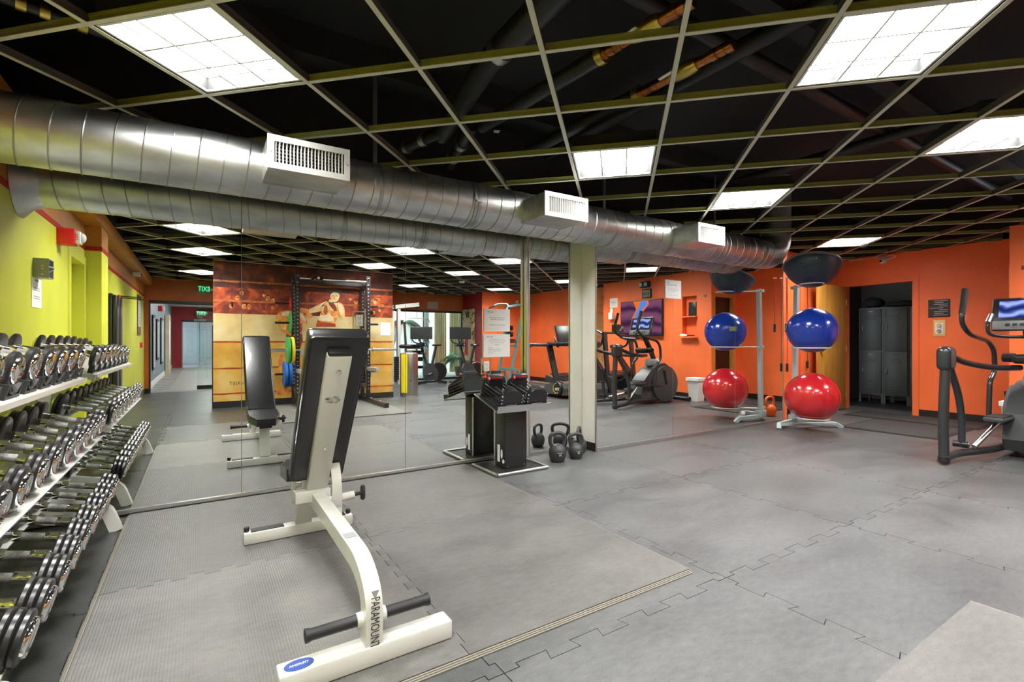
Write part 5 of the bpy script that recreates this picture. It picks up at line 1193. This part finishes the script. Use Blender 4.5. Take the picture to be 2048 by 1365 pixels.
# ================================================================ PAPERS AND OUTLETS ON THE MIRROR
def notice(x0, x1, z0, z1, y, label, lines):
    t = thing('paper_notice', label, 'paper', ((x0 + x1) / 2, y - .006, z0), 'paper notices on the mirror')
    bx(x0, x1, y - .0075, y - .0065, z0, z1).build('sheet', 'paper', t)
    for s, sz, dx, z, m, al in lines: text(s, sz, (x0 + dx, y - .0077, z), (1, 0, 0), (0, 0, 1), m, t, 'print_line', .0002, al)
w = .285
notice(2.219, 2.504, 1.212, 1.421, MA, 'upper of two white paper notices on the mirror', [('olly cafe', .020, .035, 1.392, 'ink', 'LEFT'), ('Please respect of equipment and', .0125, .145, 1.340, 'ink', 'CENTER'), ('clean anything you have used', .0125, .145, 1.322, 'ink', 'CENTER'), ('Cleaning towels on top of front unit', .0115, .145, 1.272, 'ink', 'CENTER')])
notice(2.213, 2.504, .970, 1.184, MA, 'lower of two white paper notices on the mirror', [('olly cafe', .020, .035, 1.160, 'ink', 'LEFT'), ('Consult training partners or search', .012, .148, 1.137, 'greyink', 'CENTER'), ('on YouTube if you want to know how', .012, .148, 1.120, 'greyink', 'CENTER'), ('to get more out of your workout', .012, .148, 1.103, 'greyink', 'CENTER'), ('equipment', .012, .148, 1.086, 'greyink', 'CENTER'),
        ('Please note', .010, .05, 1.060, 'greyink', 'LEFT'), ('- equipment is for everyone to use', .010, .05, 1.043, 'greyink', 'LEFT'), ('- please return weights to the rack', .010, .05, 1.026, 'greyink', 'LEFT'), ('- wipe it down', .010, .05, 1.009, 'greyink', 'LEFT')])
notice(4.405, 4.675, 1.603, 1.812, MC, 'single white paper notice across a joint of the far mirror', [('Hey !', .021, .025, 1.782, 'ink', 'LEFT'), ("Hey! It's great to Sweat", .0175, .025, 1.757, 'ink', 'LEFT'), ('Please remove all your towels and', .0118, .135, 1.715, 'greyink', 'CENTER'), ('have equipment wiped for the next', .0118, .135, 1.698, 'ink', 'CENTER'), ('activity. Thanks', .0118, .135, 1.680, 'ink', 'CENTER'), ('cleaning towels on top of front unit', .0095, .135, 1.640, 'greyink', 'CENTER')])
def outlet(x, z, label):
    t = thing('wall_outlet', label, 'outlet', (x, MA, z - .06), 'outlets set in the mirror')
    bx(x - .028, x + .028, MA - .012, MA - .003, z - .045, z + .045, .003).build('receptacle', 'whiteplain', t)
    f = MB()
    for a in ((x - .052, x + .052, z - .075, z - .067), (x - .052, x + .052, z + .067, z + .075), (x - .052, x - .044, z - .067, z + .067), (x + .044, x + .052, z - .067, z + .067)): f.box(a[0], a[1], MA - .006, MA - .001, a[2], a[3])
    f.build('cutout_edge', 'alu', t)
    for zz in (z - .02, z + .02):
        for s in (-.009, .007): bx(x + s, x + s + .003, MA - .0125, MA - .0118, zz - .006, zz + .008).build('slot', 'ink', t)
        MB().cyl((x, MA - .0122, zz - .012), .003, .001, 'Y', 8).build('slot', 'ink', t)
outlet(1.078, 1.285, 'white outlet in the mirror above the bench backrest'); outlet(2.245, .885, 'white outlet in the mirror beside the lower paper notice')

# ================================================================ THINGS ON THE GREEN WALL (seen in the mirror)
t = thing('fire_alarm', 'red fire alarm box with white strobe on the lime green wall', 'fire alarm', (XL, 2.42, 1.93))
bx(XL, XL + .115, 2.36, 2.48, 1.93, 2.065, .008).build('alarm_box', 'rred', t); s_ = bx(XL + .115, XL + .15, 2.37, 2.47, 1.945, 2.05, .006).build('strobe_base', 'whiteplain', t)
MB().sphere((XL + .155, 2.42, 2.00), .035, 16, 10, (.8, 1, 1.2)).build('strobe_lens', mat('strobe_lens', (.6, .62, .6), .15), t)
text('FIRE', .030, (XL + .13, 2.4705, 1.998), (0, 0, -1), (-1, 0, 0), 'rred', t, 'alarm_lettering', .0005)
t = thing('junction_box', 'open metal electrical box on the lime green wall', 'electrical box', (XL, 3.10, 1.58))
jb = MB()
for a in ((XL, XL + .085, 3.15, 3.155, 1.575, 1.715), (XL, XL + .085, 3.02, 3.025, 1.575, 1.715), (XL, XL + .085, 3.025, 3.15, 1.575, 1.58), (XL, XL + .085, 3.025, 3.15, 1.71, 1.715), (XL, XL + .004, 3.025, 3.15, 1.58, 1.71)): jb.box(*a)
jb.build('box_shell', 'mesh_grey', t)
for z in (1.60, 1.64, 1.66): MB().cyl((XL + .05, 3.156, z), .006, .003, 'Y', 10).build('knockout', 'alu', t)
MB().tube(spline([(XL + .02, 3.09, 1.64), (XL + .07, 3.11, 1.66), (XL + .10, 3.08, 1.65), (XL + .06, 3.06, 1.62)], 5), .004, 6).build('loose_wire', 'whiteplain', t)
t = thing('wall_notice', 'white paper notice below the electrical box on the lime green wall', 'paper', (XL, 3.06, 1.36)); bx(XL + .001, XL + .003, 2.94, 3.19, 1.362, 1.572).build('sheet', 'paper', t)
for k, z in enumerate((1.50, 1.485, 1.44, 1.425)): bx(XL + .003, XL + .0035, 2.985, 3.145, z, z + .005).build('print_line', 'greyink', t)
for z in (1.565,): bx(XL + .003, XL + .0038, 3.02, 3.11, z - .012, z).build('tape', 'rgreen', t)
for k, (y, lb) in enumerate(((-.30, 'black folded exercise mat hanging on the wall hook, nearer the rack'), (-.62, 'second black exercise mat hanging beside the first one'))):
    t = thing('hanging_mat', lb, 'exercise mat', (XL, y, .35), 'black mats on wall hooks')
    bx(XL + .01, XL + .05, y - .12, y + .12, .35, 1.74, .012).build('mat_fold', 'rubber', t); bx(XL + .055, XL + .095, y - .12, y + .12, .35, 1.72, .012).build('mat_fold', 'vinyl', t)
    MB().tube([(XL, y, 1.72), (XL + .34, y, 1.70)], .007, 8).build('wall_hook', 'plast', t); MB().cyl((XL + .10, y, 1.715), .015, .02, 'X', 10).build('red_cap', 'rred', t)
t = thing('wall_poster', 'framed rules poster on the lime green wall near the hall', 'poster', (XL, -3.9, 1.24)); bx(XL, XL + .015, -4.25, -3.70, 1.24, 2.0).build('frame', mat('poster_brown', (.12, .05, .04), .5), t)
bx(XL + .015, XL + .017, -4.20, -3.75, 1.40, 1.90).build('poster_sheet', mat('lilac_paper', (.62, .58, .70), .6), t)
for k in range(12): bx(XL + .017, XL + .0175, -4.17, -3.80, 1.44 + .036 * k, 1.452 + .036 * k).build('print_line', 'greyink', t)
t = thing('bullet_camera', 'small white camera under the ochre soffit', 'camera', (-.92, -2.75, 2.25)); MB().box(-.98, -.86, -2.80, -2.68, 2.25, 2.31, .012).build('camera_body', 'whiteplain', t); MB().cyl((-.855, -2.74, 2.275), .02, .012, 'X', 12).build('lens', 'plast', t)
MB().tube([(-.93, -2.74, 2.30), (-.93, -2.74, 2.33)], .012, 8).build('mount', 'whiteplain', t)
t = thing('fire_pull', 'small red pull station low on the lime green wall', 'fire alarm', (XL, -4.3, 1.0)); bx(XL, XL + .04, -4.36, -4.25, .99, 1.09, .006).build('pull_box', 'rred', t); bx(XL + .04, XL + .048, -4.34, -4.27, 1.03, 1.045).build('pull_lever', 'whiteplain', t)

# ---- exit signs
def exit_sign(x, y, z, label, w=.24):
    t = thing('exit_sign', label, 'exit sign', (x, y, z - w * .4), 'green exit signs')
    bx(x - w / 2, x + w / 2, y, y + .05, z - w * .38, z + w * .38, .006).build('sign_box', mat('sign_housing', (.30, .30, .24), .5), t)
    text('EXIT', w * .62, (x, y + .0508, z), (-1, 0, 0), (0, 0, 1), 'exitgreen', t, 'exit_lettering', .0008, 'CENTER', .74)
    MB().cyl((x + w / 2 + .03, y + .03, z), .03, .03, 'Y', 14, .005).build('lamp_head', 'whiteplain', t); bx(x - w * .4, x + w * .1, y, y + .04, z - w * .55, z - w * .42, .004).build('battery_box', 'mesh_grey', t)
exit_sign(.085, YB, 2.285, 'green exit sign on the burnt orange wall above the hall opening')

# ================================================================ HALL (through the opening in the back wall)
HX0, HX1, HY0, HY1 = -.97, 2.6, YB - .12, -16.6
wall('wall_hall', [(HX0 - .1, HX0, HY1, HY0, 0, 2.7)], 'hallgrey', 'blue-grey wall of the hall')
wall('wall_hall_right', [(HX1, HX1 + .1, HY1 - 4, HY0, 0, 2.7)], 'ceilw', 'white wall of the hall')
wall('ceiling_hall', [(HX0 - .1, HX1 + .1, HY1 - 4, HY0, 2.55, 2.65)], 'ceilw', 'white ceiling of the hall')
wall('baseboard_hall', [(HX0, HX0 + .015, HY1, HY0, .01, .15)], 'whiteplain', 'white baseboard of the hall')
hf = struct('floor_hall', bx(HX0 - .1, HX1 + .1, HY1 - 4, YB - .01, -.05, .004), 'greyink', label='grey plank floor of the hall')
pk = MB().box(0, 1.195, 0, .193, 0, .008).mesh('plank', 'plank')
for r in range(58):
    for c in range(3):
        place(pk, 'plank', (HX0 + c * 1.2 + (.4 * (r % 3) - .4), HY0 - .01 - .196 * (r + 1), .004), hf)
wall('trim_5', [(-.92, 1.3, YB - .11, YB - .01, 1.93, 2.0), (-.92, -.89, YB - .11, YB - .01, 0, 1.93), (1.27, 1.3, YB - .11, YB - .01, 0, 1.93)], 'plast', 'black header of the hall opening')
gd = struct('door_5', bx(-.05, .95, YB - .34, YB - .325, .10, 1.80), 'glass', label='frameless glass door slid open in the hall')
bx(-.08, 1.0, YB - .35, YB - .31, 1.80, 1.88).build('top_rail', 'plast', gd); bx(-.05, .95, YB - .35, YB - .31, .012, .10).build('bottom_rail', 'plast', gd)
wall('wall_hall_end', [(HX0, -.62, HY1 - .1, HY1, 0, 2.55), (-.62, .62, HY1 - .1, HY1, 2.0, 2.55), (.62, HX1, HY1 - .1, HY1, 0, 2.55)], 'red', 'red end wall of the hall')
gd2 = struct('door_6', bx(-.58, .58, HY1 - .08, HY1 - .065, .10, 1.92), 'glass', label='glass doors at the end of the hall')
for x in (-.62, -.01, .58): bx(x, x + .03, HY1 - .09, HY1 - .05, .0, 2.0).build('door_stile', 'greenframe', gd2)
bx(-.62, .62, HY1 - .09, HY1 - .05, 1.92, 2.0).build('door_header', 'plast', gd2); bx(-.2, .25, HY1 - .05, HY1 + .02, 1.95, 2.05).build('closer', 'mesh_grey', gd2)
exit_sign(.05, HY1 + .3, 2.28, 'small green exit sign over the glass doors at the hall end', .34)
bx(.0, 0.03, HY1 + .31, HY1 + .34, 2.4, 2.55).build('sign_rod', 'alu').__setitem__('kind', 'structure')
wall('wall_lobby', [(HX0 - 1, HX1 + 1, HY1 - 4.1, HY1 - 4, 0, 2.7), (HX0 - 1, HX0 - .9, HY1 - 4, HY1, 0, 2.7)], mat('pale_blue_paint', (.40, .46, .52), .6), 'pale blue wall beyond the hall')
for (y0, w_, z0, z1, lb) in ((-6.6, .62, .42, 1.75, 'framed picture nearest in the hall'), (-7.9, .7, .62, 1.70, 'second framed picture in the hall'), (-9.6, .9, .45, 1.80, 'third framed picture in the hall')):
    t = thing('hall_picture', lb, 'picture', (HX0, y0, z0), 'framed pictures in the hall'); bx(HX0, HX0 + .035, y0 - w_, y0, z0, z1).build('frame', 'plast', t); bx(HX0 + .035, HX0 + .038, y0 - w_ + .06, y0 - .06, z0 + .06, z1 - .06).build('print', mat('pale_print', (.62, .66, .66), .2), t)
t = thing('leaning_board', 'pale wooden panel standing in the hall', 'board', (HX0 + .1, -12.4, 0)); bx(HX0 + .02, HX0 + .12, -12.9, -11.7, .0, 2.0).build('board', mat('pale_birch', (.62, .52, .38), .5, var=.2), t); bx(HX0 + .12, HX0 + .125, -12.5, -12.0, .5, 1.8).build('board_face', 'paper', t)
t = thing('hall_alarm', 'red fire alarm high on the hall wall', 'fire alarm', (HX0, -8.9, 1.95)); bx(HX0, HX0 + .10, -8.95, -8.75, 1.95, 2.10, .008).build('alarm_box', 'rred', t); bx(HX0 + .10, HX0 + .14, -8.93, -8.80, 1.97, 2.08, .006).build('strobe', 'whiteplain', t)
t = thing('hall_switch', 'white switch plate low on the hall wall', 'switch', (HX0, -7.3, .3)); bx(HX0, HX0 + .008, -7.36, -7.24, .30, .45, .003).build('plate', 'whiteplain', t); bx(HX0 + .008, HX0 + .012, -7.31, -7.29, .35, .39).build('toggle', 'whiteplain', t)
for k, y in enumerate((-6.4, -8.8, -11.2, -13.6, -18.5)):
    t = thing('hall_light', ORD[k] + ' flush light panel of the hall ceiling', 'ceiling light', (.6, y, 2.53), 'hall ceiling lights'); bx(.1, 1.1, y - .3, y + .3, 2.535, 2.545).build('lens', 'halllamp', t); bx(.08, 1.12, y - .32, y + .32, 2.545, 2.55).build('frame', 'whiteplain', t)

# ================================================================ WINDOW FRONT AND GARDEN (behind the spin bikes)
win = struct('window_1', bx(4.12, 6.58, YB - .07, YB - .058, .06, 1.96), 'glass', label='glass front behind the spin bikes')
for x in (4.1, 5.36, 6.56): bx(x, x + .03, YB - .09, YB - .04, 0, 2.0).build('mullion', 'greenframe' if 5 < x < 6 else 'plast', win)
bx(4.1, 6.6, YB - .09, YB - .03, 1.94, 2.0).build('header_rail', 'plast', win); bx(4.1, 6.6, YB - .09, YB - .03, 0, .06).build('sill_rail', 'plast', win)
wall('ground_garden', [(3.2, 12, -12, YB - .12, -.05, .004)], 'ground', 'pale paving outside the window')
wall('wall_garden', [(3.0, 12, -11.0, -10.9, 0, 3.4), (3.0, 3.1, -11, YB - .12, 0, 3.0)], 'ceilw', 'white wall outside the window')
wall('ceiling_porch', [(3.2, 12, -6.4, YB - .12, 2.15, 2.3)], 'ceilw', 'white porch ceiling outside the window')
for (x, y, m, lb) in ((6.60, -7.9, 'greenframe', 'slim green porch column'), (7.75, -7.6, 'greenframe', 'green porch column near the red wall')):
    t = thing('porch_column', lb, 'column', (x, y, 0)); bx(x - .07, x + .07, y - .07, y + .07, 0, 2.15, .01).build('shaft', m, t); bx(x - .11, x + .11, y - .11, y + .11, 0, .06, .01).build('base', m, t)
for (x, w_, lb) in ((6.95, .22, 'pale yellow drape outside the window'), (7.50, .20, 'second pale drape beside the red wall')):
    t = thing('drape', lb, 'curtain', (x, -7.5, .05), 'pale drapes outside'); b = MB(); n = 24
    pts = [(x - w_ + 2 * w_ * k / n, -7.5 + .04 * math.sin(k * 1.7)) for k in range(n + 1)]
    b.prism(pts + [(px, py - .02) for px, py in reversed(pts)], .04, 2.12); b.build('cloth', 'curtain', t); MB().tube([(x - w_ - .05, -7.5, 2.13), (x + w_ + .05, -7.5, 2.13)], .015, 8).build('rod', 'plast', t)
def frond(b, o, yaw, L, rise, droop, n=24):
    d = Vector((math.cos(yaw), math.sin(yaw), 0)); s = Vector((-d.y, d.x, 0)); prev = None
    for k in range(n):
        t = (k + 1) / n; c = Vector(o) + d * L * t + Vector((0, 0, rise * t - droop * t * t))
        w_ = .22 * math.sin(PI * min(1, t * .9 + .1)) * L
        for q in (-1, 1):
            e = c + s * q * w_ + d * .10 * L - Vector((0, 0, .16 * L * (.5 + t)))
            wd = d * .022
            b.add([tuple(c - wd), tuple(c + wd), tuple(e)], [(0, 1, 2)])
def palm(x, y, h, L, nf, m, label, rise=.5, droop=1.0):
    t = thing('potted_palm', label, 'palm', (x, y, 0), 'palms outside the window')
    MB().lathe([(.16, .005), (.20, .28), (.21, .30), (.17, .30)], 20, None, 'Z', (x, y, 0)).build('pot', 'greywall', t)
    MB().tube(spline([(x, y, .25), (x + .03, y, h * .5), (x - .02, y, h)], 6), .04, 10).build('trunk', 'trunk', t)
    f = MB()
    for k in range(nf): frond(f, (x - .02, y, h), 2 * PI * k / nf + random.uniform(-.2, .2), L * random.uniform(.8, 1.1), rise * random.uniform(.5, 1.2), droop * random.uniform(.8, 1.2))
    f.build('fronds', m, t); return t
palm(5.50, -7.0, 1.72, .80, 22, 'leaf', 'dark green palm outside the window, next to the lat pulldown', .45, .95)
palm(7.05, -6.15, .55, .62, 20, 'leaf2', 'light green potted fern outside the window', .55, .6)
t = thing('bistro_table', 'small round table outside the window', 'table', (5.40, -5.75, 0)); MB().lathe([(.30, .88), (.31, .89), (.31, .905), (.29, .91)], 28, None, 'Z', (5.40, -5.75, 0)).build('table_top', 'wood', t); MB().tube([(5.40, -5.75, .02), (5.40, -5.75, .89)], .03, 12).build('pedestal', 'mesh_grey', t); MB().lathe([(.22, .005), (.2, .02), (.03, .04)], 24, None, 'Z', (5.40, -5.75, 0)).build('base', 'mesh_grey', t)
t = thing('window_notice', 'faded paper notice on the orange header above the spin bikes', 'paper', (5.6, YB, 2.05)); bx(5.47, 5.78, YB, YB + .002, 2.05, 2.24).build('sheet', mat('faded_paper', (.45, .38, .30), .7), t)
for k in range(4): bx(5.50, 5.75, YB + .002, YB + .0025, 2.08 + .035 * k, 2.09 + .035 * k).build('print_line', 'greyink', t)
t = thing('canvas_picture', 'tall canvas picture of a figure on the dark red wall', 'picture', (6.6, -4.7, .6))
PCAN = paint('canvas_paint', [(.36, (.12, .05, .02)), (.5, (.55, .42, .20)), (.66, (.60, .52, .30))], 6., 6, dist=1.2)
bx(6.545, 6.598, -5.04, -4.36, .55, 2.04).build('canvas', PCAN, t)
for (pl, m) in (([(-4.80, 1.80), (-4.62, 1.80), (-4.60, 1.95), (-4.70, 2.0), (-4.82, 1.93)], 'trunk'), ([(-4.86, 1.35), (-4.56, 1.35), (-4.52, 1.72), (-4.66, 1.80), (-4.80, 1.76)], 'wood'), ([(-4.90, .70), (-4.72, .72), (-4.66, 1.34), (-4.84, 1.36)], 'stripe'), ([(-4.66, .70), (-4.50, .72), (-4.55, 1.36), (-4.68, 1.34)], 'copper' if False else 'wood')):
    MB().prism(pl, 0, .002, Matrix(((0, 0, -1, 6.545), (1, 0, 0, 0), (0, 1, 0, 0), (0, 0, 0, 1)))).build('painted_figure', m, t)
t = thing('motion_sensor', 'small white sensor high on the orange corner wall', 'sensor', (7.75, -3.94, 2.2)); bx(7.71, 7.79, -3.94, -3.90, 2.19, 2.29, .01).build('sensor_body', 'whiteplain', t); bx(7.73, 7.77, -3.90, -3.893, 2.20, 2.235, .004).build('sensor_window', 'mesh_grey', t)
t = thing('smoke_detector', 'white smoke detector under the ceiling before the red wall', 'smoke detector', (4.95, -1.9, H - .04)); MB().lathe([(.02, -.045), (.05, -.04), (.065, -.01), (.068, .0)], 24, None, 'Z', (4.95, -1.9, H)).build('detector_body', 'whiteplain', t); MB().cyl((4.98, -1.9, H - .045), .006, .004, 'Z', 8).build('indicator', 'rred', t)

# ================================================================ TELEVISION WALL
t = thing('television', 'flat television showing an orange and purple canyon', 'television', (XT, .02, 1.22))
bx(XT - .075, XT - .02, -.57, .605, 1.225, 1.995, .008).build('housing', 'plast', t); bx(XT - .02, XT, -.2, .25, 1.45, 1.8).build('wall_mount', 'plast', t)
bx(XT - .0775, XT - .075, -.555, .59, 1.245, 1.98).build('screen', screen_mat('canyon_display', (.05, .015, .06), (.16, .05, .11), (.20, .07, .14), 1.1, .33), t)
TVX = Matrix(((0, 0, -1, XT - .0775), (1, 0, 0, 0), (0, 1, 0, 0), (0, 0, 0, 1)))
MB().prism([(-.28, 1.25), (.02, 1.25), (.06, 1.45), (-.02, 1.60), (.10, 1.75), (.26, 1.90), (.24, 1.98), (-.18, 1.98), (-.10, 1.80), (-.22, 1.62), (-.26, 1.45)], 0, .001, TVX).build('canyon_wall', emitter('canyon_orange', (.85, .17, .02), .33), t)
MB().prism([(-.14, 1.42), (-.04, 1.44), (-.06, 1.60), (.06, 1.78), (.22, 1.90), (.20, 1.975), (.02, 1.975), (-.02, 1.86), (-.13, 1.68), (-.16, 1.55)], .001, .002, TVX).build('canyon_sky', emitter('canyon_blue', (.10, .25, .75), .33), t)
t = thing('digital_clock', 'digital clock with grey display above the television', 'clock', (XT, .15, 2.03)); bx(XT - .03, XT, .02, .275, 2.035, 2.235, .008).build('case', 'plast', t); bx(XT - .032, XT - .03, .045, .25, 2.06, 2.21).build('clock_display', mat('lcd_grey', (.22, .26, .20), .3), t)
text('84:8', .10, (XT - .0325, .147, 2.13), (0, -1, 0), (0, 0, 1), 'ink', t, 'clock_digits', .0004)
t = thing('emergency_light', 'black emergency light unit above the digital clock', 'emergency light', (XT, .12, 2.27)); bx(XT - .08, XT, .0, .24, 2.265, 2.40, .012).build('case', 'plast', t)
for y in (.05, .19): MB().cyl((XT - .09, y, 2.33), .045, .03, 'X', 18, .006).build('lamp_head', 'charc', t)
t = thing('dispenser_notice', 'white paper notice above the wall dispenser', 'paper', (XT, -.88, 1.9)); bx(XT - .003, XT, -.985, -.74, 1.895, 2.11).build('sheet', 'paper', t)
for k in range(4): bx(XT - .0035, XT - .003, -.95, -.78, 1.95 + .03 * k, 1.957 + .03 * k).build('print_line', 'greyink', t)
t = thing('soap_dispenser', 'white wall dispenser beside the television', 'dispenser', (XT, -.87, 1.62)); bx(XT - .09, XT, -.95, -.83, 1.62, 1.78, .012).build('tank', 'whiteplain', t); bx(XT - .06, XT, -.93, -.85, 1.78, 1.88, .01).build('dispenser_top', 'whiteplain', t)
t = thing('wall_shelf', 'orange niche shelf with a black box speaker', 'shelf', (XT, 1.21, 1.58)); bx(XT - .06, XT + .12, 1.04, 1.39, 1.585, 1.605).build('board', 'orange', t)
t = thing('box_speaker', 'small black speaker standing in the orange niche', 'speaker', (XT + .05, 1.28, 1.606)); bx(XT, XT + .10, 1.19, 1.36, 1.606, 1.88, .008).build('cabinet', 'plast', t); MB().cyl((XT - .001, 1.275, 1.72), .06, .006, 'X', 24).build('cone', 'charc', t)
t = thing('lower_shelf', 'lower orange shelf with a white bottle below the niche', 'shelf', (XT, 1.2, 1.19)); bx(XT - .10, XT, 1.03, 1.41, 1.18, 1.20).build('board', 'orange', t)
t = thing('spray_bottle', 'white spray bottle lying on the lower orange shelf', 'bottle', (XT - .05, 1.1, 1.2)); MB().tube([(XT - .05, 1.05, 1.23), (XT - .05, 1.13, 1.23), (XT - .05, 1.16, 1.23), (XT - .05, 1.20, 1.23)], [.028, .03, .018, .013], 12).build('bottle_body', 'whiteplain', t); MB().tube([(XT - .05, 1.20, 1.23), (XT - .05, 1.36, 1.225)], .014, 10).build('nozzle', 'plast', t)
t = thing('waste_bin', 'white plastic waste bin with liner beside the elliptical', 'bin', (7.78, 1.58, 0))
MB().lathe([(.13, .003), (.17, .40), (.185, .405), (.185, .43), (.165, .43), (.125, .02), (.002, .02)], 4, Matrix.Translation((7.82, 1.57, 0)) @ Matrix.Diagonal((1.0, 1.0, 1, 1)) @ Matrix.Rotation(PI / 4, 4, 'Z')).build('bin_body', 'whiteplain', t)
MB().lathe([(.172, .40), (.19, .38), (.192, .432), (.16, .434)], 4, Matrix.Translation((7.82, 1.57, 0)) @ Matrix.Rotation(PI / 4, 4, 'Z')).build('bin_liner', 'paper', t)

# ---- lettering becomes plain mesh
bpy.context.view_layer.update(); dg = bpy.context.evaluated_depsgraph_get()
for o in [o for o in bpy.data.objects if o.type == 'FONT']:
    me = bpy.data.meshes.new_from_object(o.evaluated_get(dg)); me.name = o.name
    n = bpy.data.objects.new('tmp', me); COL.objects.link(n); n.parent = o.parent; n.matrix_local = o.matrix_local.copy()
    nm = o.name; bpy.data.objects.remove(o); n.name = nm
